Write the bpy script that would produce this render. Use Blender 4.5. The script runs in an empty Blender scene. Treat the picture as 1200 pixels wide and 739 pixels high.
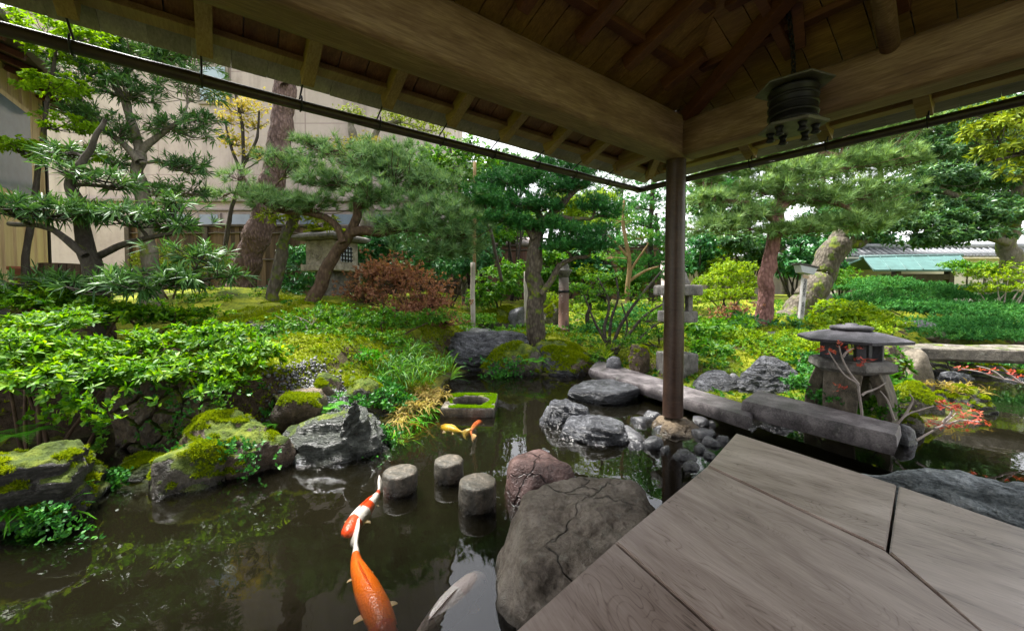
EXPOSURE = 2.3
import bpy, bmesh, math, random
import numpy as np
from mathutils import Vector, Matrix

random.seed(11)
RS = np.random.RandomState(7)
scene = bpy.context.scene
COL = scene.collection
PI = math.pi

# ------------------------------------------------------------------ camera
F = 460.0            # focal length in photo pixels (photo 1200 wide)
H = 1.05             # eye height over the pond water
PITCH = math.radians(1.8)
CYP = 355.5
cam_d = bpy.data.cameras.new('camera')
cam = bpy.data.objects.new('camera', cam_d)
COL.objects.link(cam)
cam.location = (0, 0, H)
cam.rotation_euler = (PI / 2 - PITCH, 0, 0)
cam_d.sensor_width = 36
cam_d.lens = 36 * F / 1200
cam_d.shift_y = -14 / 1200
cam_d.clip_start = 0.02
cam_d.clip_end = 800
scene.camera = cam


def ray(x, y):
    u = (x - 600) / F
    v = (CYP - y) / F
    return np.array([u, math.cos(PITCH) + v * math.sin(PITCH), -math.sin(PITCH) + v * math.cos(PITCH)])


def P(x, y, Y):
    d = ray(x, y)
    t = Y / d[1]
    return np.array([0, 0, H]) + d * t


def G(x, y, z=0.0):
    d = ray(x, y)
    t = (z - H) / d[2]
    return np.array([0, 0, H]) + d * t


# ------------------------------------------------------------------ numpy noise
def _hash(ix, iy, iz, seed):
    h = (ix * 374761393 + iy * 668265263 + iz * 2147483647 + seed * 1274126177) & 0xFFFFFFFF
    h = ((h ^ (h >> 13)) * 1274126177) & 0xFFFFFFFF
    h = (h ^ (h >> 16)) & 0xFFFFFFFF
    return h.astype(np.float64) / 4294967295.0


def vnoise(p, seed=0):
    p = np.asarray(p, dtype=np.float64)
    i = np.floor(p).astype(np.int64)
    f = p - i
    f = f * f * f * (f * (f * 6 - 15) + 10)
    out = 0
    for dx in (0, 1):
        for dy in (0, 1):
            for dz in (0, 1):
                w = (f[:, 0] if dx else 1 - f[:, 0]) * (f[:, 1] if dy else 1 - f[:, 1]) * (f[:, 2] if dz else 1 - f[:, 2])
                out = out + w * _hash(i[:, 0] + dx, i[:, 1] + dy, i[:, 2] + dz, seed)
    return out * 2 - 1


def fbm(p, octv=4, seed=0, gain=.5):
    a, s, t = 1.0, 0.0, 0.0
    q = np.asarray(p, dtype=np.float64)
    for k in range(octv):
        s = s + a * vnoise(q, seed + k * 17)
        t += a
        a *= gain
        q = q * 2.03 + 11.7
    return s / t


def nrm(a):
    a = np.asarray(a, dtype=np.float64)
    return a / np.maximum(np.linalg.norm(a, axis=-1, keepdims=True), 1e-9)


def sstep(a, b, x):
    t = np.clip((x - a) / (b - a), 0, 1)
    return t * t * (3 - 2 * t)


# ------------------------------------------------------------------ objects
BASE = {}


def thing(name, label, cat, loc=(0, 0, 0), group=None, kind=None):
    o = bpy.data.objects.new(name, None)
    COL.objects.link(o)
    o.empty_display_size = .1
    o.location = tuple(float(v) for v in loc)
    BASE[o.name] = np.array(o.location)
    tag(o, label, cat, group, kind)
    return o


def tag(o, label=None, cat=None, group=None, kind=None):
    if label: o['label'] = label
    if cat: o['category'] = cat
    if group: o['group'] = group
    if kind: o['kind'] = kind
    return o


def mesh_obj(name, V, polys, mat, parent=None, smooth=True, origin=None):
    """V (n,3) world space; polys: list of index arrays (m,k) or ragged list"""
    V = np.asarray(V, dtype=np.float64)
    if parent is not None:
        b = BASE[parent.name]
    elif origin is not None:
        b = np.array(origin, dtype=np.float64)
    else:
        b = np.zeros(3)
    me = bpy.data.meshes.new(name)
    if len(polys) and isinstance(polys, list) and not isinstance(polys[0], np.ndarray):
        me.from_pydata((V - b).tolist(), [], polys)
    else:
        if isinstance(polys, np.ndarray): polys = [polys]
        loops = np.concatenate([q.ravel() for q in polys]).astype(np.int32)
        tot = np.concatenate([np.full(len(q), q.shape[1], dtype=np.int32) for q in polys])
        start = np.concatenate([[0], np.cumsum(tot)[:-1]]).astype(np.int32)
        me.vertices.add(len(V))
        me.vertices.foreach_set('co', (V - b).astype(np.float32).ravel())
        me.loops.add(len(loops))
        me.loops.foreach_set('vertex_index', loops)
        me.polygons.add(len(tot))
        me.polygons.foreach_set('loop_start', start)
        me.polygons.foreach_set('loop_total', tot)
        me.update(calc_edges=True)
    if smooth:
        me.polygons.foreach_set('use_smooth', np.ones(len(me.polygons), dtype=bool))
    if mat: me.materials.append(mat)
    o = bpy.data.objects.new(name, me)
    COL.objects.link(o)
    if parent is not None:
        o.parent = parent
        BASE[o.name] = b
    else:
        o.location = tuple(b)
        BASE[o.name] = b
    return o


class MB:
    """collects simple solids into one mesh"""
    def __init__(s):
        s.v = []; s.f = []; s.n = 0

    def add(s, V, faces):
        s.v.append(np.asarray(V, dtype=np.float64))
        s.f += [tuple(int(i) + s.n for i in f) for f in faces]
        s.n += len(V)
        return s

    def box(s, c, size, ax=None, bev=0.0):
        hx, hy, hz = [v / 2 for v in size]
        if ax is None: ax = np.eye(3)
        ax = np.asarray(ax, dtype=np.float64)
        b = min(bev, hx * .9, hy * .9, hz * .9)
        if b <= 0:
            L = [(x, y, z) for x in (-hx, hx) for y in (-hy, hy) for z in (-hz, hz)]
            fs = [(0, 1, 3, 2), (4, 6, 7, 5), (0, 4, 5, 1), (2, 3, 7, 6), (0, 2, 6, 4), (1, 5, 7, 3)]
            s.add(np.array(L) @ ax + np.asarray(c), fs)
        else:
            bm = bmesh.new()
            bmesh.ops.create_cube(bm, size=1)
            for v in bm.verts: v.co = Vector((v.co.x * 2 * hx, v.co.y * 2 * hy, v.co.z * 2 * hz))
            bmesh.ops.bevel(bm, geom=list(bm.edges), offset=b, segments=2, affect='EDGES', profile=.6)
            bm.verts.ensure_lookup_table()
            s.add(np.array([v.co[:] for v in bm.verts]) @ ax + np.asarray(c), [tuple(v.index for v in f.verts) for f in bm.faces])
            bm.free()
        return s

    def prism(s, pts, z0, z1):
        """vertical prism over polygon (ccw)"""
        n = len(pts)
        V = [(p[0], p[1], z0) for p in pts] + [(p[0], p[1], z1) for p in pts]
        fs = [tuple(range(n - 1, -1, -1)), tuple(range(n, 2 * n))]
        fs += [(i, (i + 1) % n, n + (i + 1) % n, n + i) for i in range(n)]
        s.add(V, fs)
        return s

    def tube(s, pts, rad, sides=8, cap=True):
        V, q, caps = tube_arrays(pts, rad, sides)
        fs = [tuple(f) for f in q]
        if cap: fs += caps
        s.add(V, fs)
        return s

    def lathe(s, prof, c, seg=24, rot=0.0, sq=None):
        """profile [(r,z)] revolved round vertical axis at c; seg small = faceted"""
        V = []
        for r, z in prof:
            for k in range(seg):
                a = rot + 2 * PI * k / seg
                V.append((c[0] + r * math.cos(a), c[1] + r * math.sin(a), c[2] + z))
        fs = []
        for i in range(len(prof) - 1):
            for k in range(seg):
                k2 = (k + 1) % seg
                fs.append((i * seg + k, i * seg + k2, (i + 1) * seg + k2, (i + 1) * seg + k))
        if prof[0][0] > 1e-5: fs.append(tuple(range(seg - 1, -1, -1)))
        if prof[-1][0] > 1e-5: fs.append(tuple((len(prof) - 1) * seg + k for k in range(seg)))
        s.add(V, fs)
        return s

    def build(s, name, mat, parent=None, smooth=False, origin=None):
        return mesh_obj(name, np.concatenate(s.v), s.f, mat, parent, smooth, origin)


def tube_arrays(pts, rad, sides=8):
    pts = np.asarray(pts, dtype=np.float64)
    n = len(pts)
    rad = np.broadcast_to(np.asarray(rad, dtype=np.float64), (n,))
    tan = np.gradient(pts, axis=0) if n > 2 else np.tile(pts[1] - pts[0], (2, 1))
    tan = nrm(tan)
    ref = np.array([0, 0, 1.0]) if abs(tan[0][2]) < .9 else np.array([1.0, 0, 0])
    U = np.zeros((n, 3)); u = nrm(np.cross(tan[0], ref))
    for i in range(n):
        u = u - tan[i] * np.dot(u, tan[i])
        u = nrm(u); U[i] = u
    W = np.cross(tan, U)
    a = np.arange(sides) * 2 * PI / sides
    V = pts[:, None, :] + rad[:, None, None] * (U[:, None, :] * np.cos(a)[None, :, None] + W[:, None, :] * np.sin(a)[None, :, None])
    V = V.reshape(-1, 3)
    i = np.arange(n - 1)[:, None] * sides
    k = np.arange(sides)[None, :]
    k2 = (k + 1) % sides
    q = np.stack([i + k, i + k2, i + sides + k2, i + sides + k], -1).reshape(-1, 4)
    caps = [tuple(range(sides - 1, -1, -1)), tuple((n - 1) * sides + j for j in range(sides))]
    return V, q, caps


def spline(pts, per=6):
    """Catmull-Rom through pts (any columns)"""
    p = np.asarray(pts, dtype=np.float64)
    if len(p) < 3:
        t = np.linspace(0, 1, per + 1)[:, None]
        return p[0] * (1 - t) + p[-1] * t
    q = np.vstack([2 * p[0] - p[1], p, 2 * p[-1] - p[-2]])
    out = []
    for i in range(1, len(q) - 2):
        for t in np.arange(per) / per:
            a, b, c, d = q[i - 1], q[i], q[i + 1], q[i + 2]
            out.append(.5 * ((2 * b) + (-a + c) * t + (2 * a - 5 * b + 4 * c - d) * t * t + (-a + 3 * b - 3 * c + d) * t ** 3))
    out.append(p[-1])
    return np.array(out)


# ------------------------------------------------------------------ materials
def nn(nt, typ, ins=None, **attrs):
    n = nt.nodes.new(typ)
    for k, v in attrs.items(): setattr(n, k, v)
    for k, v in (ins or {}).items():
        s = n.inputs[k]
        if hasattr(v, 'is_output'): nt.links.new(v, s)
        else: s.default_value = v
    return n


def c4(c): return (c[0], c[1], c[2], 1.0)


def ramp(nt, fac, stops, interp='LINEAR'):
    n = nn(nt, 'ShaderNodeValToRGB', {'Fac': fac})
    n.color_ramp.interpolation = interp
    el = n.color_ramp.elements
    while len(el) > 1: el.remove(el[-1])
    el[0].position = stops[0][0]; el[0].color = c4(stops[0][1])
    for p, c in stops[1:]:
        e = el.new(p); e.color = c4(c)
    return n.outputs['Color']


def mixc(nt, fac, a, b, mode='MIX'):
    n = nn(nt, 'ShaderNodeMix', data_type='RGBA', blend_type=mode)
    for i, v in ((0, fac), (6, a), (7, b)):
        if hasattr(v, 'is_output'): nt.links.new(v, n.inputs[i])
        else: n.inputs[i].default_value = v if i == 0 else c4(v)
    return n.outputs[2]


def mth(nt, op, a, b=0.0, clamp=False):
    n = nn(nt, 'ShaderNodeMath', operation=op, use_clamp=clamp)
    for i, v in ((0, a), (1, b)):
        if hasattr(v, 'is_output'): nt.links.new(v, n.inputs[i])
        else: n.inputs[i].default_value = v
    return n.outputs[0]


def new_mat(name):
    m = bpy.data.materials.new(name)
    m.use_nodes = True
    nt = m.node_tree
    nt.nodes.clear()
    out = nt.nodes.new('ShaderNodeOutputMaterial')
    b = nt.nodes.new('ShaderNodeBsdfPrincipled')
    nt.links.new(b.outputs[0], out.inputs[0])
    return m, nt, b, out


def coords(nt, scale=(1, 1, 1), rot=(0, 0, 0), kind='Object'):
    t = nn(nt, 'ShaderNodeTexCoord')
    m = nn(nt, 'ShaderNodeMapping', {'Vector': t.outputs[kind], 'Scale': scale, 'Rotation': rot})
    return m.outputs[0]


def noise(nt, vec, scale, detail=5, rough=.55, dist=0.0):
    return nn(nt, 'ShaderNodeTexNoise', {'Vector': vec, 'Scale': scale, 'Detail': detail, 'Roughness': rough, 'Distortion': dist}).outputs['Fac']


def bump(nt, h, strength=.5, dist=.02, normal=None):
    n = nn(nt, 'ShaderNodeBump', {'Height': h, 'Strength': strength, 'Distance': dist})
    if normal is not None: nt.links.new(normal, n.inputs['Normal'])
    return n.outputs[0]


def setp(nt, b, **kw):
    names = {'col': 'Base Color', 'rough': 'Roughness', 'spec': 'Specular IOR Level', 'normal': 'Normal', 'metal': 'Metallic'}
    for k, v in kw.items():
        s = b.inputs[names[k]]
        if hasattr(v, 'is_output'): nt.links.new(v, s)
        else: s.default_value = c4(v) if k == 'col' else v


MOSS = [(0.3, (.03, .05, .006)), (.5, (.085, .125, .010)), (.68, (.19, .22, .014))]


def moss_color(nt, vec):
    return ramp(nt, noise(nt, vec, 9, 6, .6), MOSS)


def stone(name, cols, scale=6, crack=0.0, moss=0.0, strata=0.0, rough=.6, bumpd=.02, spec=.4, lichen=0.0, grain=60, wet=True):
    m, nt, b, out = new_mat(name)
    v = coords(nt)
    n1 = noise(nt, v, scale, 8, .65, .3)
    if strata:
        vs = coords(nt, (1, 1, 4.5), (.25, .15, 0))
        n1 = mth(nt, 'ADD', mth(nt, 'MULTIPLY', n1, 1 - strata), mth(nt, 'MULTIPLY', noise(nt, vs, scale * 1.5, 7, .65, 1.2), strata))
    n2 = noise(nt, v, grain, 4, .7)
    f = mth(nt, 'ADD', mth(nt, 'MULTIPLY', n1, .68), mth(nt, 'MULTIPLY', n2, .32))
    k = len(cols)
    col = ramp(nt, f, [(.40 + .21 * i / max(k - 1, 1), c) for i, c in enumerate(cols)])
    hgt = mth(nt, 'ADD', n1, mth(nt, 'MULTIPLY', n2, .28))
    if crack:
        wob = nn(nt, 'ShaderNodeTexNoise', {'Vector': v, 'Scale': 5.0, 'Detail': 4.0})
        vm = nn(nt, 'ShaderNodeMix', {0: .17}, data_type='VECTOR')
        nt.links.new(v, vm.inputs[4]); nt.links.new(wob.outputs['Color'], vm.inputs[5])
        vo = nn(nt, 'ShaderNodeTexVoronoi', {'Vector': vm.outputs[1], 'Scale': 3.2}, feature='DISTANCE_TO_EDGE')
        c = nn(nt, 'ShaderNodeMapRange', {'Value': vo.outputs['Distance'], 'From Min': 0.0, 'From Max': .012}, clamp=True).outputs[0]
        sel = nn(nt, 'ShaderNodeMapRange', {'Value': noise(nt, v, 2.3, 2), 'From Min': .42, 'From Max': .55}, clamp=True).outputs[0]
        c = mth(nt, 'MAXIMUM', c, sel)
        col = mixc(nt, mth(nt, 'MULTIPLY', mth(nt, 'SUBTRACT', 1.0, c), crack), col, tuple(x * .25 for x in cols[0]))
        hgt = mth(nt, 'ADD', hgt, mth(nt, 'MULTIPLY', c, .5))
    if lichen:
        l = nn(nt, 'ShaderNodeMapRange', {'Value': noise(nt, v, 16, 5, .6), 'From Min': .6, 'From Max': .68}, clamp=True).outputs[0]
        col = mixc(nt, mth(nt, 'MULTIPLY', l, lichen), col, (.36, .37, .32))
    nor = bump(nt, hgt, 1.0, bumpd * 1.6)
    ro = mth(nt, 'ADD', mth(nt, 'MULTIPLY', n1, .35), rough - .2)
    if moss:
        geo = nn(nt, 'ShaderNodeNewGeometry')
        nz = nn(nt, 'ShaderNodeSeparateXYZ', {'Vector': geo.outputs['Normal']}).outputs[2]
        mm = mth(nt, 'ADD', mth(nt, 'MULTIPLY', nz, .55), noise(nt, v, 5, 6, .65))
        mk = nn(nt, 'ShaderNodeMapRange', {'Value': mm, 'From Min': 1.17 - moss * .6, 'From Max': 1.23 - moss * .6}, clamp=True).outputs[0]
        col = mixc(nt, mk, col, moss_color(nt, v))
        ro = mth(nt, 'MAXIMUM', ro, mth(nt, 'MULTIPLY', mk, .95))
        nor = bump(nt, mth(nt, 'MULTIPLY', mk, mth(nt, 'ADD', .6, noise(nt, v, 70, 4, .7))), .8, .02, nor)
    if wet:
        # wet tide line just above the water
        geo2 = nn(nt, 'ShaderNodeNewGeometry')
        pz = nn(nt, 'ShaderNodeSeparateXYZ', {'Vector': geo2.outputs['Position']}).outputs[2]
        wn = mth(nt, 'ADD', pz, mth(nt, 'MULTIPLY', noise(nt, v, 12, 3), -.03))
        wk = nn(nt, 'ShaderNodeMapRange', {'Value': wn, 'From Min': 0.0, 'From Max': .035, 'To Min': .45, 'To Max': 1.0}, clamp=True).outputs[0]
        mul = nn(nt, 'ShaderNodeMix', data_type='RGBA', blend_type='MULTIPLY')
        mul.inputs[0].default_value = 1
        nt.links.new(col, mul.inputs[6]); nt.links.new(wk, mul.inputs[7])
        col = mul.outputs[2]
        ro = mth(nt, 'MULTIPLY', ro, wk)
    setp(nt, b, col=col, rough=ro, spec=spec, normal=nor)
    return m


def wood(name, cols, ang=0.0, scale=1.0, stretch=14, rough=.5, rings=True, bumpd=.004, spec=.35, axis='z'):
    """grain runs along local x after rotating by -ang about z"""
    m, nt, b, out = new_mat(name)
    t = nn(nt, 'ShaderNodeTexCoord')
    r = nn(nt, 'ShaderNodeMapping', {'Vector': t.outputs['Object'], 'Rotation': (0, 0, -ang)}, vector_type='POINT').outputs[0]
    st = nn(nt, 'ShaderNodeMapping', {'Vector': r, 'Scale': (1.0 * scale, stretch * scale, stretch * scale)}).outputs[0]
    low = nn(nt, 'ShaderNodeMapping', {'Vector': r, 'Scale': (1.1 * scale, 4.2 * scale, 4.2 * scale)}).outputs[0]
    fine = noise(nt, st, 9, 6, .65, .4)
    if rings:
        h = noise(nt, low, 1.0, 2.5, .5, .9)
        w = mth(nt, 'FRACT', mth(nt, 'MULTIPLY', h, 34.0))
        w = mth(nt, 'ABSOLUTE', mth(nt, 'SUBTRACT', w, .5))
        w = mth(nt, 'POWER', mth(nt, 'MULTIPLY', w, 2.0), 7.0)
        wm = mth(nt, 'MULTIPLY', w, nn(nt, 'ShaderNodeMapRange', {'Value': noise(nt, low, 2.3, 3, .6), 'From Min': .38, 'From Max': .62}, clamp=True).outputs[0])
        big = noise(nt, low, 1.3, 4, .6, .6)
        f = mth(nt, 'ADD', mth(nt, 'ADD', mth(nt, 'MULTIPLY', wm, -.15), mth(nt, 'MULTIPLY', fine, .33)), mth(nt, 'MULTIPLY', big, .70))
    else:
        big = noise(nt, low, 2.2, 4, .6)
        f = mth(nt, 'ADD', mth(nt, 'MULTIPLY', fine, .6), mth(nt, 'MULTIPLY', big, .45))
    k = len(cols)
    col = ramp(nt, f, [(.30 + .42 * i / max(k - 1, 1), c) for i, c in enumerate(cols)])
    isl = nn(nt, 'ShaderNodeNewGeometry').outputs['Random Per Island']
    hsv = nn(nt, 'ShaderNodeHueSaturation', {'Color': col, 'Value': mth(nt, 'ADD', .82, mth(nt, 'MULTIPLY', isl, .36))})
    setp(nt, b, col=hsv.outputs[0], rough=mth(nt, 'ADD', rough - .15, mth(nt, 'MULTIPLY', fine, .3)), spec=spec, normal=bump(nt, f, .6, bumpd))
    return m


def bark(name, cols, scale=1.0, plates=0.0, moss=0.0, bumpd=.03):
    m, nt, b, out = new_mat(name)
    v = coords(nt, (scale, scale, scale * .35))
    n1 = noise(nt, v, 18, 7, .7, .8)
    n0 = noise(nt, coords(nt), 3, 4, .6)
    h = n1
    f = mth(nt, 'ADD', mth(nt, 'MULTIPLY', n1, .7), mth(nt, 'MULTIPLY', n0, .3))
    if plates:
        vo = nn(nt, 'ShaderNodeTexVoronoi', {'Vector': coords(nt, (scale, scale, scale * .45)), 'Scale': 24.0, 'Randomness': 1.0}, feature='F1').outputs['Distance']
        pl = nn(nt, 'ShaderNodeMapRange', {'Value': mth(nt, 'ADD', vo, mth(nt, 'MULTIPLY', n1, .35)), 'From Min': .85, 'From Max': .35}, clamp=True).outputs[0]
        h = mth(nt, 'ADD', mth(nt, 'MULTIPLY', n1, .5), mth(nt, 'MULTIPLY', pl, plates))
        f = mth(nt, 'ADD', mth(nt, 'MULTIPLY', f, .8), mth(nt, 'MULTIPLY', pl, .16))
    k = len(cols)
    col = ramp(nt, f, [(.3 + .4 * i / max(k - 1, 1), c) for i, c in enumerate(cols)])
    if moss:
        mk = nn(nt, 'ShaderNodeMapRange', {'Value': noise(nt, coords(nt), 7, 5, .6), 'From Min': .62 - moss * .25, 'From Max': .7 - moss * .25}, clamp=True).outputs[0]
        col = mixc(nt, mth(nt, 'MULTIPLY', mk, .85), col, moss_color(nt, coords(nt)))
    setp(nt, b, col=col, rough=.85, spec=.2, normal=bump(nt, h, .9, bumpd))
    return m


def leaf(name, cols, rough=.45, trans=.3, spec=.4, clump=2.0, back=1.5):
    m, nt, b, out = new_mat(name)
    g = nn(nt, 'ShaderNodeNewGeometry')
    v = coords(nt)
    f = mth(nt, 'ADD', mth(nt, 'MULTIPLY', g.outputs['Random Per Island'], .62), mth(nt, 'MULTIPLY', mth(nt, 'SUBTRACT', noise(nt, v, clump, 3, .6), .5), 1.1))
    f = mth(nt, 'ADD', f, .19, True)
    k = len(cols)
    def vivid(c):
        l_ = .3 * c[0] + .6 * c[1] + .1 * c[2]
        return tuple(max(.003, l_ + 1.28 * (x - l_)) for x in c)
    col = ramp(nt, f, [(i / max(k - 1, 1), vivid(c)) for i, c in enumerate(cols)])
    setp(nt, b, col=col, rough=min(rough + .1, .9), spec=spec * .6)
    tr = nn(nt, 'ShaderNodeBsdfTranslucent')
    tc = mixc(nt, 1.0, col, (back * 1.1, back, back * .5), 'MULTIPLY')
    nt.links.new(tc, tr.inputs[0])
    mx = nn(nt, 'ShaderNodeMixShader', {0: trans})
    nt.links.new(b.outputs[0], mx.inputs[1]); nt.links.new(tr.outputs[0], mx.inputs[2])
    nt.links.new(mx.outputs[0], out.inputs[0])
    return m


def plain(name, col, rough=.6, var=.25, scale=12, metal=0, spec=.4, bumpd=.004):
    m, nt, b, out = new_mat(name)
    n = noise(nt, coords(nt), scale, 6, .65)
    c = ramp(nt, n, [(.3, tuple(x * (1 - var) for x in col)), (.7, tuple(min(x * (1 + var), 1) for x in col))])
    setp(nt, b, col=c, rough=rough, metal=metal, spec=spec, normal=bump(nt, n, .5, bumpd))
    return m


# ------------------------------------------------------------------ foliage
def leaf_arrays(Pc, A, n, L, W, spread=1.0, sj=.35, stem=0.0, shape='diamond', droop=.0, fold=.25):
    """clusters at Pc with axes A, n leaves each -> verts, tris"""
    N = len(Pc)
    if N == 0: return np.zeros((0, 3)), np.zeros((0, 3), dtype=np.int64)
    P0 = np.repeat(Pc, n, 0); A0 = np.repeat(nrm(A), n, 0)
    M = len(P0)
    ref = np.where(np.abs(A0[:, 2:3]) < .9, np.array([[0, 0, 1.0]]), np.array([[1.0, 0, 0]]))
    U = nrm(np.cross(A0, ref)); Vv = np.cross(A0, U)
    phi = RS.rand(M) * 2 * PI
    th = np.clip(spread + sj * RS.randn(M), .05, 2.6)
    D = A0 * np.cos(th)[:, None] + (U * np.cos(phi)[:, None] + Vv * np.sin(phi)[:, None]) * np.sin(th)[:, None]
    l = L * (.65 + .7 * RS.rand(M)); w = W * (.75 + .5 * RS.rand(M))
    B = P0 + A0 * (RS.rand(M) * stem)[:, None] - A0 * stem * .5
    wd = nrm(np.cross(D, A0 + .25 * RS.randn(M, 3)))
    nd = np.cross(wd, D)
    l = l[:, None]; w = w[:, None]
    if shape == 'needle':
        V = np.stack([B - wd * w * .5, B + wd * w * .5, B + D * l - np.array([0, 0, 1]) * droop * l], 1)
        T = np.arange(M * 3).reshape(M, 3)
        return V.reshape(-1, 3), T
    if shape == 'diamond':
        dz = np.array([0, 0, 1]) * droop * l
        V = np.stack([B, B + D * l * .45 + wd * w * .5 + nd * w * fold, B + D * l - dz, B + D * l * .45 - wd * w * .5 + nd * w * fold], 1)
        i = np.arange(M)[:, None] * 4
        T = np.concatenate([i + np.array([[0, 1, 2]]), i + np.array([[0, 2, 3]])])
        return V.reshape(-1, 3), T
    # 'full' : 8 vertices, curved
    dz = np.array([0, 0, 1.0])
    def pt(t, s, k): return B + D * l * t + wd * w * s - dz * droop * l * t * t + nd * w * k
    V = np.stack([pt(0, 0, 0), pt(.33, .42, fold), pt(.33, 0, 0), pt(.33, -.42, fold), pt(.68, .45, fold), pt(.68, 0, 0), pt(.68, -.45, fold), pt(1, 0, 0)], 1)
    i = np.arange(M)[:, None] * 8
    T = np.concatenate([i + np.array([t]) for t in ([0, 1, 2], [0, 2, 3], [2, 1, 4], [2, 4, 5], [3, 2, 5], [3, 5, 6], [5, 4, 7], [5, 7, 6])])
    return V.reshape(-1, 3), T


def pad_points(c, r, s, flat=.5, hollow=.45, rough=.25, seed=0, top=0.0):
    """cluster points in an ellipsoid pad of radii r, mean spacing s"""
    c = np.asarray(c); r = np.asarray(r)
    area = 4 * PI * ((r[0] * r[1]) ** 1.6 / 3 + (r[0] * r[2]) ** 1.6 / 3 + (r[1] * r[2]) ** 1.6 / 3) ** (1 / 1.6)
    n = max(6, int(area / s ** 2))
    d = nrm(RS.randn(n, 3))
    if flat: d[:, 2] = np.where(d[:, 2] < 0, d[:, 2] * (1 - flat), d[:, 2])
    if top: d = d[RS.rand(n) < 1 - top * (d[:, 2] < -.15)]
    n = len(d)
    rr = (hollow + (1 - hollow) * RS.rand(n) ** .6)
    lump = 1 + rough * 1.6 * vnoise(d * 2.3 + c * 3.1 + seed, seed)
    p = c + d * (rr * lump)[:, None] * r
    keep = vnoise(p / max(r[0], .15) * 3.2, seed + 5) > -.42
    return p[keep], nrm(d / r * min(r))[keep]


class Limbs:
    def __init__(s): s.v = []; s.q = []; s.n = 0
    def tube(s, pts, rad, sides=6):
        V, q, caps = tube_arrays(pts, rad, sides)
        s.v.append(V); s.q.append(q + s.n); s.n += len(V)
        # taper end closes with a cap fan vertex pair: add quad caps for sides 4 only is skipped (ends are thin)
    def build(s, name, mat, parent):
        return mesh_obj(name, np.concatenate(s.v), [np.concatenate(s.q)], mat, parent)


def wiggle(pts, amp, seed):
    pts = np.array(pts)
    k = np.linspace(0, 1, len(pts))[:, None]
    o = np.stack([vnoise(pts * 2.1 / max(amp * 8, .3) + 9 * a, seed + a) for a in range(3)], 1)
    return pts + o * amp * np.minimum(1, np.minimum(k, 1) * 4)


SPEC = dict(
    pine=dict(n=24, L=.13, W=.009, spread=.85, sj=.3, shape='needle', s=.10, up=.8),
    pine_near=dict(n=30, L=.12, W=.0085, spread=.85, sj=.3, shape='needle', s=.115, up=1.0),
    strap=dict(n=16, L=.105, W=.0125, spread=.85, sj=.4, stem=.05, shape='full', s=.105, up=.7, fold=.12, droop=.15),
    azalea=dict(n=9, L=.049, W=.0175, spread=1.05, sj=.3, stem=.02, shape='full', s=.055, up=.8, droop=.12, fold=.12),
    broad=dict(n=8, L=.085, W=.034, spread=1.1, sj=.35, stem=.03, shape='diamond', s=.085, up=.6, droop=.15, fold=.15),
    small=dict(n=10, L=.035, W=.016, spread=1.1, sj=.4, stem=.03, shape='diamond', s=.055, up=.5, fold=.15),
    maple=dict(n=7, L=.05, W=.028, spread=1.25, sj=.3, stem=.02, shape='diamond', s=.07, up=.9, droop=.1),
    yew=dict(n=22, L=.055, W=.0075, spread=.8, sj=.4, stem=.06, shape='diamond', s=.058, up=.55, fold=.1),
    juniper=dict(n=16, L=.05, W=.010, spread=.7, sj=.4, stem=.05, shape='diamond', s=.07, up=.5, fold=.2),
    grass=dict(n=10, L=.30, W=.010, spread=.5, sj=.25, shape='full', s=.06, up=1.2, droop=.45, fold=.1),
)


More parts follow.
